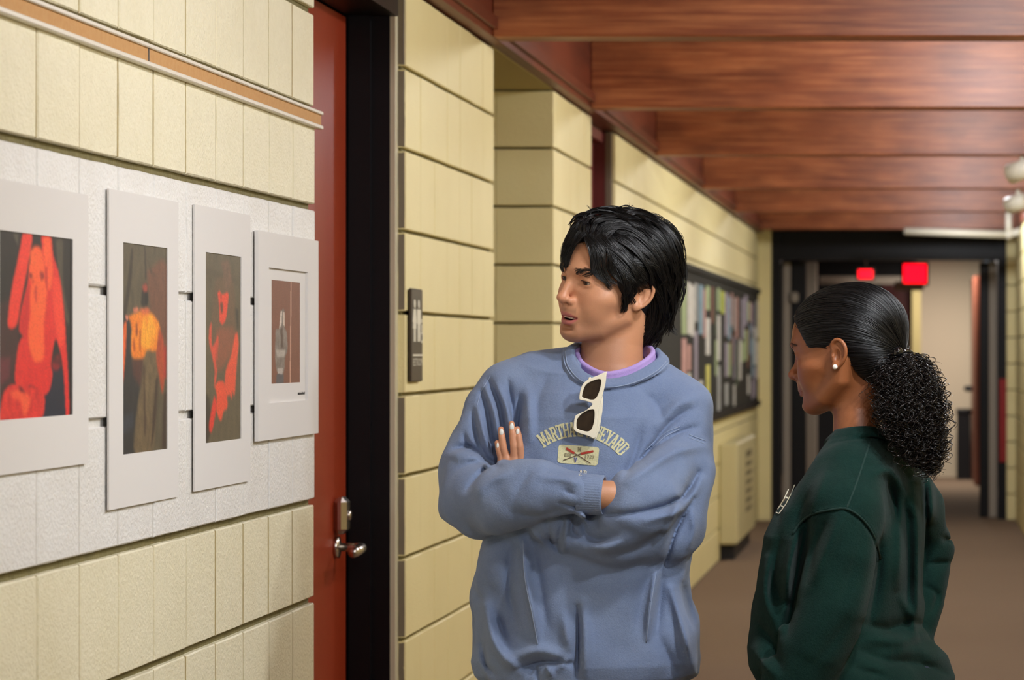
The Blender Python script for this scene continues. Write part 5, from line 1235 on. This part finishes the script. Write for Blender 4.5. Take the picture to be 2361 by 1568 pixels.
# flyaway hairs at the top
GF = [[(1370, 500), (1362, 484), (1352, 474)], [(1380, 495), (1374, 480), (1356, 470)], [(1440, 490), (1450, 478), (1452, 470)], [(1445, 490), (1456, 476), (1462, 478)], [(1390, 492), (1400, 482), (1420, 484)], [(1475, 492), (1480, 484), (1492, 490)], [(1535, 760), (1542, 768), (1552, 772)], [(1528, 765), (1540, 775), (1546, 772)], [(1420, 488), (1428, 478), (1440, 480)]]
C4 = lock_strands(GF, 9, .0022, field=HW, wave=.002, off=-.002, clump=.2)
def hair_build(sets, name, parent, org, mt):
    V, F_ = [], []; n = 0
    for C, r in sets:
        if len(C) == 0: continue
        K = C.shape[1]; t = np.linspace(0, 1, K); R = np.tile(r * (1 - .75 * t ** 2.5) * np.minimum(1, .5 + 4 * t), (len(C), 1)) * rh.uniform(.7, 1.3, (len(C), 1))
        v, f = strand_mesh(C, R); V.append(v - org); F_.append(f + n); n += len(v)
    return obj(name, fast_mesh(np.vstack(V), np.vstack(F_), mt, name=name), parent)
head_w = wrap_local(hs, RHi, OH)
C5 = lock_strands([[(1450, 652), (1443, 685), (1435, 712), (1431, 722)], [(1455, 655), (1449, 685), (1440, 712), (1436, 722)], [(1446, 645), (1438, 680), (1431, 708)], [(1452, 662), (1446, 694), (1441, 716)]], 40, .0024, field=head_w, wave=.0008, off=.0015, clump=.5)
hair_build([(C5, .0005), (C1, .00055), (C2, .00050), (C3[:2200], .0005), (C4, .0003)], 'strands', hair_m, OM, M['hair'])
# eyebrows and lashes
def brow(sign, lo, n=230):
    C = []
    for _ in range(n):
        u = rh.random(); yy = sign * (.010 + .036 * u); zz_ = .0195 + .0042 * math.sin(min(1, u * 1.25) * 1.9) - .0045 * u + rh.normal(0, .0013)
        a = np.array([.078 - 26 * max(0, abs(yy) - .012) ** 2 * .5, yy, zz_]); d = np.array([-.002 * u, sign * .0055, .0018 * (1 - 1.6 * u)])
        C.append(np.array([a, a + d * .5, a + d]))
    C = np.array(C); s_ = C.shape; q = C.reshape(-1, 3)
    for _ in range(3): q = q - lo.grad(q) * (lo.ev(q) - .0008)[:, None]
    return q.reshape(s_)
for e in (1, -1):
    b_ = brow(e, hs); lash = []
    for u in np.linspace(-1, 1, 26):
        a = np.array([.0655 + .0128 * math.cos(u * .95), e * .0315 + .0128 * math.sin(u * .95), .0010 - .0016 * u * u]); d = np.array([.0050, e * .0035 * u, .0004]); lash.append([a, a + d * .6, a + d + np.array([0, 0, .0012])])
    tag(hair_build([(np.array([resample(c, 5) for c in b_]) @ RHs.T + OH, .00034)], 'eyebrow', body_m, OM, M['hair']), kind='stuff')
    tag(hair_build([(np.array([resample(c, 5) for c in lash]) @ RHs.T + OH, .00030)], 'eyelashes', body_m, OM, M['hair']), kind='stuff')

# ================================================================== the woman with the curly ponytail
DW = 4.95
def w_(px, py, dd=0.0): return P(px, py, DW + dd)
woman = thing('person', 'person in a dark green sweatshirt with a curly black ponytail, back to the camera', 'person', (w_(1980, 0)[0], DW, 0))
OW = np.array(woman.location); RW = frame(108, 0, 9); OHW = w_(1945, 803, 0); kw = DW / F; RWs = RW @ np.diag([1, 1, .90]); RWi = RW @ np.diag([1, 1, 1 / .90])
toW = lambda w: (np.atleast_2d(w) - OHW) @ RWi
hw = head_sdf(True, 0, .7, .12, .90)
hw.cap(toW(np.array([w_(2002, 850, .0), w_(1976, 940, .0), w_(1980, 1000, .0), w_(1995, 1060, .0)])), [.046, .042, .046, .065], .02, m=.06)
v1, f1 = isosurface(hw, (-.16, -.15, -.25), (.13, .15, .135), .0026)
skw = np.array(lin(146, 88, 53)[:3]); lpw = np.array(lin(134, 68, 54)[:3])
wl_ = lips_mask(v1, 0, .7)[:, None]; cw = skw * (1 - wl_) + lpw * wl_
bl_ = (np.exp(-((v1[:, 2] + .03) / .022) ** 2) * sstep(v1[:, 0], .02, .06) * .3)[:, None]; cw = cw * (1 - bl_) + np.array(lin(160, 86, 52)[:3]) * bl_
pv, pf, pc = [v1 @ RWs.T + OHW], [f1], [cw]
bw = SDF()
bw.cap([w_(2000, 1090), w_(1970, 1350), w_(1975, 1600)], [.05, .07, .08]).cap([w_(1970, 1150, -.11), w_(2110, 1140, .10)], .03, .03)
bw.cap([w_(1950, 1170, -.14), w_(1918, 1400, -.17), w_(1838, 1560, -.18), w_(1790, 1680, -.17)], [.032, .030, .028, .024], .02)
bw.cap([w_(2128, 1140, .13), w_(2150, 1280, .18), w_(2120, 1430, .14), w_(2090, 1500, .10)], [.024, .018, .018, .016], .02)
for sx in (1925, 2030):
    a = w_(sx, 1560, 0); bw.cap([a, (a[0], DW - .03, .42), (a[0] + .01, DW + .02, .09)], [.075, .05, .038], .03)
v2, f2 = isosurface(bw, (-.42, 4.65, .04), (.10, 5.25, 1.18), .009)
pv.append(v2); pf.append(f2); pc.append(np.tile(skw, (len(v2), 1)))
# near hand, below the frame, fingers loosely curled
hn = SDF(); h0 = w_(1778, 1705, -.17)
hn.cap([w_(1792, 1672, -.17), h0], [.022, .030], .01, sq=(np.array([0, 1., 0]), 1.6))
for i, (dx, ln) in enumerate(((-.024, .056), (-.008, .064), (.008, .060), (.022, .046))):
    a = h0 + np.array([dx * .9, -.004 + .002 * i, -.018]); hn.cap([a, a + np.array([-.012, 0, -ln * .5]), a + np.array([-.006, .014, -ln * .85])], [.0085, .0078, .0065], .004)
a = h0 + np.array([-.026, 0, .008]); hn.cap([a, a + np.array([-.022, -.006, -.018]), a + np.array([-.026, -.004, -.042])], [.010, .009, .0075], .006)
v3, f3 = isosurface(hn, h0 - np.array([.10, .08, .12]), h0 + np.array([.09, .08, .07]), .0035)
pv.append(v3); pf.append(f3); pc.append(np.tile(skw, (len(v3), 1)))
a_, b_, c_ = join(pv, pf, pc)
me = fast_mesh(a_ - OW, b_, M['skin_f'], name='body'); set_vcol(me, c_); body_w = obj('body', me, woman)
to_wom = lambda v: v @ RWs.T + OHW - OW
for e in (1, -1):
    ev, ef, ec = eye_mesh(0, .1); em = fast_mesh(to_wom(ev + np.array((.0655, e * .0315, -.0005))), ef, M['eye'], name='eye'); set_vcol(em, ec); obj('eye', em, body_w)

# ---------------------------------------------------------------- sweatshirt
gs = SDF(); th = math.radians(122); SV = np.array([math.cos(th), -math.sin(th)]); FV = np.array([-math.sin(th), -math.cos(th)])
YS = [1000, 1030, 1060, 1110, 1170, 1230, 1300, 1400, 1450, 1480, 1520, 1568, 1620, 1650]
LS = [1938, 1912, 1890, 1850, 1800, 1770, 1755, 1740, 1734, 1732, 1738, 1760, 1790, 1800]; RS = [2045, 2070, 2092, 2125, 2138, 2140, 2135, 2128, 2127, 2142, 2178, 2196, 2190, 2180]
z_ = np.array([w_(0, t)[2] for t in YS])[::-1]; cx_ = np.array([((a + b) / 2 - VX) * kw for a, b in zip(LS, RS)])[::-1]; sc_ = np.array([(b - a) / 2 * kw / .149 for a, b in zip(LS, RS)])[::-1]
def torso_w(p):
    z = p[:, 2]; s = np.interp(z, z_, sc_); X = p[:, 0] - np.interp(z, z_, cx_); Y = p[:, 1] - DW
    u = (X * SV[0] + Y * SV[1]) / (.19 * s); v = (X * FV[0] + Y * FV[1]) / (.125 * s)
    r = (np.abs(u) ** 2.2 + np.abs(v) ** 2.2) ** (1 / 2.2)
    return np.maximum((r - 1) * .125 * s, np.maximum(z - z_[-1], z_[0] - z))
gs.fn(torso_w)
gs.cap([w_(1990, 1062, -.02), w_(1965, 1110, -.09), w_(1948, 1185, -.135)], [.050, .062, .070], .035, m=.08)
gs.cap([w_(2045, 1070, .03), w_(2085, 1120, .10), w_(2108, 1165, .14)], [.044, .046, .046], .035, m=.08)
gs.cap([w_(2108, 1165, .14), w_(2150, 1268, .18)], [.046, .038], .02, m=.08)
gs.cap([w_(2152, 1262, .18), w_(2128, 1390, .15), w_(2100, 1480, .11)], [.040, .040, .036], .012, m=.08)
gs.cap([w_(1948, 1185, -.135), w_(1938, 1290, -.16), w_(1916, 1400, -.18), w_(1873, 1500, -.19), w_(1832, 1590, -.19), w_(1806, 1640, -.18)], [.070, .071, .067, .063, .056, .046], .010, m=.08)
gs.cap([w_(1806, 1640, -.18), w_(1794, 1668, -.175)], [.036, .034], .006)
gs.cap([w_(2030, 900, 0), w_(1985, 985, .0), w_(1985, 1010, .0)], [.05, .048, .042], .006, kind='s', m=.06)
CW = [(1922, 1012, .0), (1938, 1004, -.038), (1972, 997, -.056), (2008, 992, -.056), (2042, 1000, -.035), (2056, 1008, .01), (2035, 1004, .045), (1985, 1004, .058), (1938, 1010, .04), (1922, 1012, .0)]
cw_ = resample([w_(*c) for c in CW], 36)
d_ = cw_ - cw_.mean(0); d_[:, 2] = 0; d_ /= np.linalg.norm(d_, axis=1, keepdims=True); d_ = d_ * .7 + np.array([0, 0, -.7])
for t_ in (-.004, .004, .011): gs.cap(cw_ + d_ * t_, .0062, .004)
gs.fn(rumple(.7), kind='d')
FW = [([(2030, 1250), (2024, 1330), (2006, 1430)], .013, 14), ([(2108, 1110), (2116, 1260), (2114, 1400), (2112, 1440)], -.010, 12), ([(2088, 1150), (2094, 1280), (2092, 1400)], .009, 12), ([(2070, 1130), (2076, 1260), (2070, 1350)], -.006, 12),
      ([(2132, 1110), (2134, 1250), (2128, 1380)], .007, 9), ([(2144, 1100), (2152, 1200)], -.006, 10), ([(2048, 1110), (2062, 1160), (2068, 1200)], .014, 12), ([(2020, 1090), (2055, 1085), (2085, 1130), (2098, 1180)], -.008, 14),
      ([(1862, 1205), (1842, 1290), (1826, 1400), (1815, 1460)], .014, 13), ([(1840, 1225), (1818, 1310), (1812, 1400)], -.008, 13), ([(1800, 1240), (1782, 1330), (1776, 1400)], .006, 13), ([(1770, 1290), (1764, 1370), (1790, 1450)], -.006, 12),
      ([(1790, 1340), (1800, 1380), (1830, 1400)], .008, 16), ([(1750, 1440), (1780, 1480), (1800, 1540)], .008, 14), ([(1745, 1500), (1760, 1530), (1790, 1560)], -.006, 12),
      ([(1940, 1190), (1900, 1280), (1870, 1350)], -.008, 16), ([(1905, 1200), (1880, 1260), (1858, 1340)], .010, 14), ([(1990, 1230), (1965, 1320), (1930, 1420)], .004, 20),
      ([(1990, 1440), (2050, 1450), (2100, 1430), (2125, 1445)], .008, 14), ([(2010, 1470), (2080, 1478), (2120, 1465)], -.010, 16), ([(1985, 1500), (2050, 1525), (2120, 1530), (2180, 1552)], .009, 13), ([(2060, 1500), (2120, 1500), (2160, 1515)], -.006, 14),
      ([(1970, 1540), (2040, 1560)], .007, 14), ([(2080, 1380), (2100, 1420), (2110, 1460)], -.006, 10), ([(1870, 1130), (1850, 1170), (1838, 1200)], .004, 12), ([(1905, 1080), (1880, 1150), (1868, 1185)], -.004, 14),
      ([(2175, 1240), (2192, 1250)], .007, 8), ([(2140, 1300), (2185, 1296)], .008, 8), ([(2130, 1350), (2160, 1370), (2150, 1410)], .006, 9), ([(1960, 1420), (1920, 1480), (1880, 1530)], .004, 18)]
gs.fn(creases([(l_, a_ * 1.4, q_) for l_, a_, q_ in FW], (DW + .22, DW + .30)), kind='d')
SM = [([(1828, 1236), (1845, 1210), (1870, 1190), (1910, 1180), (1950, 1177)], .0040, 3.0), ([(1950, 1177), (1985, 1200), (2012, 1238), (2027, 1290)], .0055, 3.2), ([(1828, 1229), (1845, 1203), (1872, 1183), (1915, 1173), (1955, 1170), (1990, 1192), (2018, 1232)], -.0028, 3.0),
      ([(2008, 1010), (1992, 1060), (1972, 1120), (1951, 1176)], .0030, 2.2), ([(1915, 1022), (1950, 1016), (1990, 1010), (2020, 1010), (2060, 1022)], .0024, 2.4)]
gs.fn(creases(SM, (DW + .02, DW + .10)), kind='d')
v_, f_ = isosurface(gs, (w_(1700, 0)[0], DW - .28, w_(0, 1690)[2]), (w_(2230, 0)[0], DW + .26, w_(0, 970)[2]), .0038)
M['green_cloth'] = mat('dark_green_fleece', (15, 38, 34), 0.95, spec=0.06, sheen=0.05, bump=[(900, .35), (260, .2)], var=[(12, .5, (20, 46, 40)), (420, .3, (28, 56, 50)), (40, .3, (12, 31, 28))])
gso = obj('sweatshirt', fast_mesh(v_ - OW, f_, M['green_cloth'], name='sweatshirt'), woman)
M['stitch_g'] = mat('green_seam', (18, 44, 39), 0.95)
for ln in ([(1828, 1232), (1845, 1206), (1871, 1186), (1912, 1176), (1952, 1173), (1988, 1196), (2015, 1235), (2030, 1288)], [(2008, 1012), (1992, 1062), (1972, 1122), (1952, 1172)]):
    seam(ln, gs, DW - .3, DW + .2, OW, gso, M['stitch_g'], .0022)
# what shows of the chest print
def wbar(a, b, w): a, b = np.array(a, float), np.array(b, float); d = (b - a) / np.linalg.norm(b - a); n = np.array([-d[1], d[0]]) * w; return [tuple(a + n), tuple(b + n), tuple(b - n), tuple(a - n)]
on_cloth([wbar((1789, 1181), (1796, 1184), 1.1), wbar((1796, 1184), (1812, 1162), 1.1), wbar((1812, 1162), (1824, 1138), 1.1), wbar((1824, 1138), (1832, 1118), 1.0), wbar((1793, 1174), (1808, 1150), 1.2), wbar((1808, 1150), (1818, 1128), 1.2), wbar((1800, 1166), (1806, 1168), 1.6), wbar((1812, 1146), (1818, 1149), 1.5)],
         gs, DW - .3, DW + .25, .0012, M['sign_white'], 'chest_print', gso, OW)
# ---------------------------------------------------------------- jeans and shoes
M['denim'] = mat('dark_denim', (38, 44, 62), 0.85, bump=[(500, .3)])
jn = SDF(); jn.ell((w_(1985, 0)[0], DW, .70), (.15, .13, .13))
xa, xb = w_(1935, 0)[0], w_(2030, 0)[0]
for sx, dy in ((xa, -.07), (xb, .07)): jn.cap([(sx, DW + dy * .6, .66), (sx, DW + dy - .02, .40), (sx + .01, DW + dy + .02, .09)], [.090, .070, .058], .04, m=.08)
jn.fn(rumple(.8), kind='d')
v_, f_ = isosurface(jn, (w_(1750, 0)[0], DW - .25, .02), (w_(2230, 0)[0], DW + .25, .84), .011)
obj('jeans', fast_mesh(v_ - OW, f_, M['denim'], name='jeans'), woman)
shoe(xa - .02, DW - .06, -1.35, woman, OW, M['shoe']); shoe(xb - .01, DW + .08, -1.1, woman, OW, M['shoe'])

# ---------------------------------------------------------------- slicked-back hair and curly ponytail
hc = SDF()
hc.ell((-.018, 0, .033), (.103, .0785, .0915)); hc.ell((.020, 0, .030), (.066, .068, .070), .03); hc.ell((-.060, 0, -.030), (.050, .058, .052), .03)
hc.ell((.086, 0, -.016), (.060, .10, .092), .010, kind='s', m=.1); hc.ell((.026, 0, -.062), (.060, .12, .080), .010, kind='s', m=.1)
hc.ell((-.020, 0, -.145), (.075, .10, .075), .004, kind='s', m=.1)
for e in (1, -1): hc.ell((-.012, e * .090, -.012), (.026, .024, .032), .006, kind='s')
v_, f_ = isosurface(hc, (-.14, -.10, -.10), (.10, .10, .14), .0030)
hair_w = obj('hair', fast_mesh(to_wom(v_), f_, M['hair_base'], name='hair'), woman)
rh = np.random.default_rng(33)
base = toW(w_(2080, 816, -.042))[0]
seed = v_[rh.integers(0, len(v_), 5200)]; seed = seed[np.linalg.norm(seed - base, axis=1) > .012]
p = seed.copy(); path = [p.copy()]
for i in range(9):
    g = hc.grad(p); d = base - p; dist = np.linalg.norm(d, axis=1, keepdims=True); d = d / (dist + 1e-9) + np.array([0, 0, .35]) * sstep(dist, .04, .14)
    d = d - g * (d * g).sum(1, keepdims=True); d /= np.linalg.norm(d, axis=1, keepdims=True) + 1e-9
    p = p + d * np.minimum(.0075, dist * .35); e = hc.ev(p); p = p - hc.grad(p) * (e - .0004)[:, None]; path.append(p.copy())
path = np.stack(path, 1) + rh.normal(0, .0007, (len(seed), 1, 3))
CS = path @ RWs.T + OHW
# ponytail: spiral curls around a drooping core
core = resample([w_(2083, 816, -.045), w_(2090, 850, -.06), w_(2098, 915, -.075), w_(2108, 985, -.08), w_(2130, 1045, -.075), w_(2147, 1092, -.07)], 40)
rad_ = np.interp(np.linspace(0, 1, 40), [0, .10, .28, .5, .72, .9, 1], np.array([10, 40, 72, 82, 55, 24, 8]) * kw)
pt = SDF(); pt.cap(core[8:-4], list(rad_[8:-4] * np.linspace(.55, .78, len(rad_[8:-4])))); v_, f_ = isosurface(pt, core.min(0) - .1, core.max(0) + .1, .006)
pony = obj('ponytail', fast_mesh(v_ - OW, f_, M['hair_base'], name='ponytail'), woman)
CC = []
Kc = 64
for i in range(900):
    t0 = max(0, rh.random() ** 1.1 * .86 - .06); L = rh.uniform(.16, .34); t = np.clip(np.linspace(t0, t0 + L, Kc), 0, 1)
    idx = t * 39; c = np.stack([np.interp(idx, np.arange(40), core[:, k]) for k in range(3)], 1); r = np.interp(idx, np.arange(40), rad_)
    ph = rh.uniform(0, 2 * np.pi); dr = np.array([math.cos(ph), -abs(math.sin(ph)) if rh.random() < .72 else math.sin(ph), 0]); dr[2] = rh.normal(0, .15)
    rr_ = np.clip(rh.normal(.93, .11), .6, 1.18); grow = .8 + .2 * sstep(np.linspace(0, 1, Kc), 0, .5) + rh.normal(0, .05) * np.linspace(0, 1, Kc)
    T = np.gradient(c, axis=0); T /= np.linalg.norm(T, axis=1, keepdims=True) + 1e-9
    # past the end of the core the curl hangs on by itself
    u = np.cross(T, dr); u /= np.linalg.norm(u, axis=1, keepdims=True) + 1e-9; v = np.cross(u, T)
    turns = rh.uniform(2.6, 4.6); ha = np.linspace(0, 2 * np.pi * turns, Kc) * rh.choice([-1, 1]) + rh.uniform(0, 6.28); hr = rh.uniform(.0034, .0074) * (0.5 + .5 * sstep(np.linspace(0, 1, Kc), 0, .25))
    drift = rh.normal(0, .008, 3) * np.linspace(0, 1, Kc)[:, None]
    CC.append(c + dr * (r * rr_ * grow)[:, None] + u * (hr * np.cos(ha))[:, None] + v * (hr * np.sin(ha))[:, None] + drift)
CC = np.array(CC)
M['hair_curl'] = mat('dark_brown_curls', (26, 19, 17), 0.32, spec=0.5)
tag(hair_build([(CC, .0010)], 'curls', pony, OW, M['hair_curl']), kind='stuff')
tag(hair_build([(CS, .00062)], 'strands', hair_w, OW, M['hair']), kind='stuff')
# hair tie with a glossy bead
ti = MB(); cT = core[1]; tT = core[3] - core[0]; tT /= np.linalg.norm(tT); uT = np.cross(tT, [0, 1, 0]); uT /= np.linalg.norm(uT); wT = np.cross(tT, uT)
ti.tube([cT + .013 * (math.cos(a) * uT + math.sin(a) * wT) for a in np.linspace(0, 2 * np.pi, 25)], .0050, 10, False)
M['gloss_black'] = mat('glossy_black', (10, 10, 11), 0.08, spec=0.7)
tie = ti.build('hair_tie', M['gloss_black'], woman, fix=False)
MB().sphere(w_(2070, 812, -.085), .0095).build('bead', M['gloss_black'], tie)
# pearl stud
hww = wrap_local(hw, RWi, OHW)
q_ = np.array([[-.010, .0865, -.038]]) @ RWs.T + OHW
M['pearl'] = mat('pearl', (238, 230, 220), 0.2, spec=0.6)
MB().sphere(q_[0] + np.array([0, -.002, 0]), .0045).build('pearl_earring', M['pearl'], woman)
# near eyebrow and lashes
for e in (1, -1):
    b_ = brow(e, hw, 70); lash = []
    for u in np.linspace(-1, 1, 26):
        a = np.array([.0655 + .0130 * math.cos(u * .95), e * .0315 + .0130 * math.sin(u * .95), .0026 - .0016 * u * u]); d = np.array([.0060, e * .0045 * u, .0008]); lash.append([a, a + d * .6, a + d + np.array([0, 0, .0016])])
    tag(hair_build([(np.array([resample(c, 5) for c in b_]) @ RWs.T + OHW, .00024)], 'eyebrow', body_w, OW, M['hair']), kind='stuff')
    tag(hair_build([(np.array([resample(c, 5) for c in lash]) @ RWs.T + OHW, .00032)], 'eyelashes', body_w, OW, M['hair']), kind='stuff')

# ================================================================== sunglasses hooked on the collar
ZG = lambda x, y: (1180 + x / 5.057, 820 + y / 5.058)
OUT = [(1100, 193), (1088, 320), (1050, 470), (1012, 600), (990, 780), (968, 952), (900, 932), (790, 898), (738, 868), (728, 830), (740, 725), (770, 690), (860, 648), (928, 594), (946, 568), (930, 545), (860, 522), (805, 512), (793, 490), (808, 400), (838, 332), (905, 278), (1000, 238)]
H1 = [(1012, 268), (1042, 274), (1048, 325), (1022, 430), (985, 500), (940, 520), (880, 510), (822, 490), (815, 462), (835, 385), (870, 330), (940, 290)]
H2 = [(900, 628), (958, 622), (972, 668), (965, 770), (935, 860), (890, 890), (830, 882), (768, 860), (750, 838), (752, 760), (775, 715), (830, 662)]
gpts = [ZG(*p) for p in OUT]
w3, dd = surf_at(sw, [p[0] for p in gpts], [p[1] for p in gpts], DM - .25, DM + .05)
DG = np.nanmin(dd) - .018
gl = thing('sunglasses', 'white framed cat-eye sunglasses with dark lenses hooked on the blue collar', 'sunglasses', P(1370, 1005, DG))
OG = np.array(gl.location)
M['cream_frame'] = mat('cream_acetate', (238, 230, 208), 0.25, spec=0.5, coat=0.3)
M['lens'] = mat('dark_brown_lens', (46, 36, 28), 0.06, spec=0.6, var=[(60, .5, (70, 56, 40))])
def slab(loops, d, thick, name, mt, bev=0.0009, parent=gl):
    cu = bpy.data.curves.new('c', 'CURVE'); cu.dimensions = '2D'; cu.fill_mode = 'BOTH'; cu.extrude = thick / 2; cu.bevel_depth = bev; cu.bevel_resolution = 2
    for lp in loops:
        lp = resample(lp + [lp[0]], len(lp) * 3 + 1)[:-1] if len(lp) > 8 else np.array(lp)
        sp = cu.splines.new('POLY'); sp.points.add(len(lp) - 1); sp.use_cyclic_u = True
        for q, (x, y) in zip(sp.points, lp): a = P(*ZG(x, y), d); q.co = (a[0], a[2], 0, 1)
    o = bpy.data.objects.new('c', cu); COL.objects.link(o); dg = bpy.context.evaluated_depsgraph_get()
    me = bpy.data.meshes.new_from_object(o.evaluated_get(dg)); bpy.data.objects.remove(o)
    for v in me.vertices: v.co = Vector((v.co.x - OG[0], d - v.co.z - OG[1], v.co.y - OG[2]))
    me.materials.clear(); me.materials.append(mt)
    return obj(name, me, parent)
slab([OUT, H1, H2], DG, .0045, 'frame_front', M['cream_frame'])
for h in (H1, H2): slab([[(x + (x - np.mean([q[0] for q in h])) * .04, y + (y - np.mean([q[1] for q in h])) * .04) for x, y in h]], DG + .0008, .0015, 'lens', M['lens'], 0.0003)
slab([[(1040, 488), (1046, 540), (1040, 640), (1000, 900), (985, 965), (962, 972), (978, 880), (1012, 640)]], DG + .008, .004, 'temple_arm', M['cream_frame'])
slab([[(1052, 440), (1058, 520), (1052, 640), (1016, 880), (1000, 900), (1030, 640)]], DG + .0135, .004, 'temple_arm', M['cream_frame'])
for y in (270, 945):
    x = 912 if y < 300 else 965
    a = P(*ZG(x, y), DG + .001); MB().sphere(a, .0032).build('hinge', M['cream_frame'], gl)
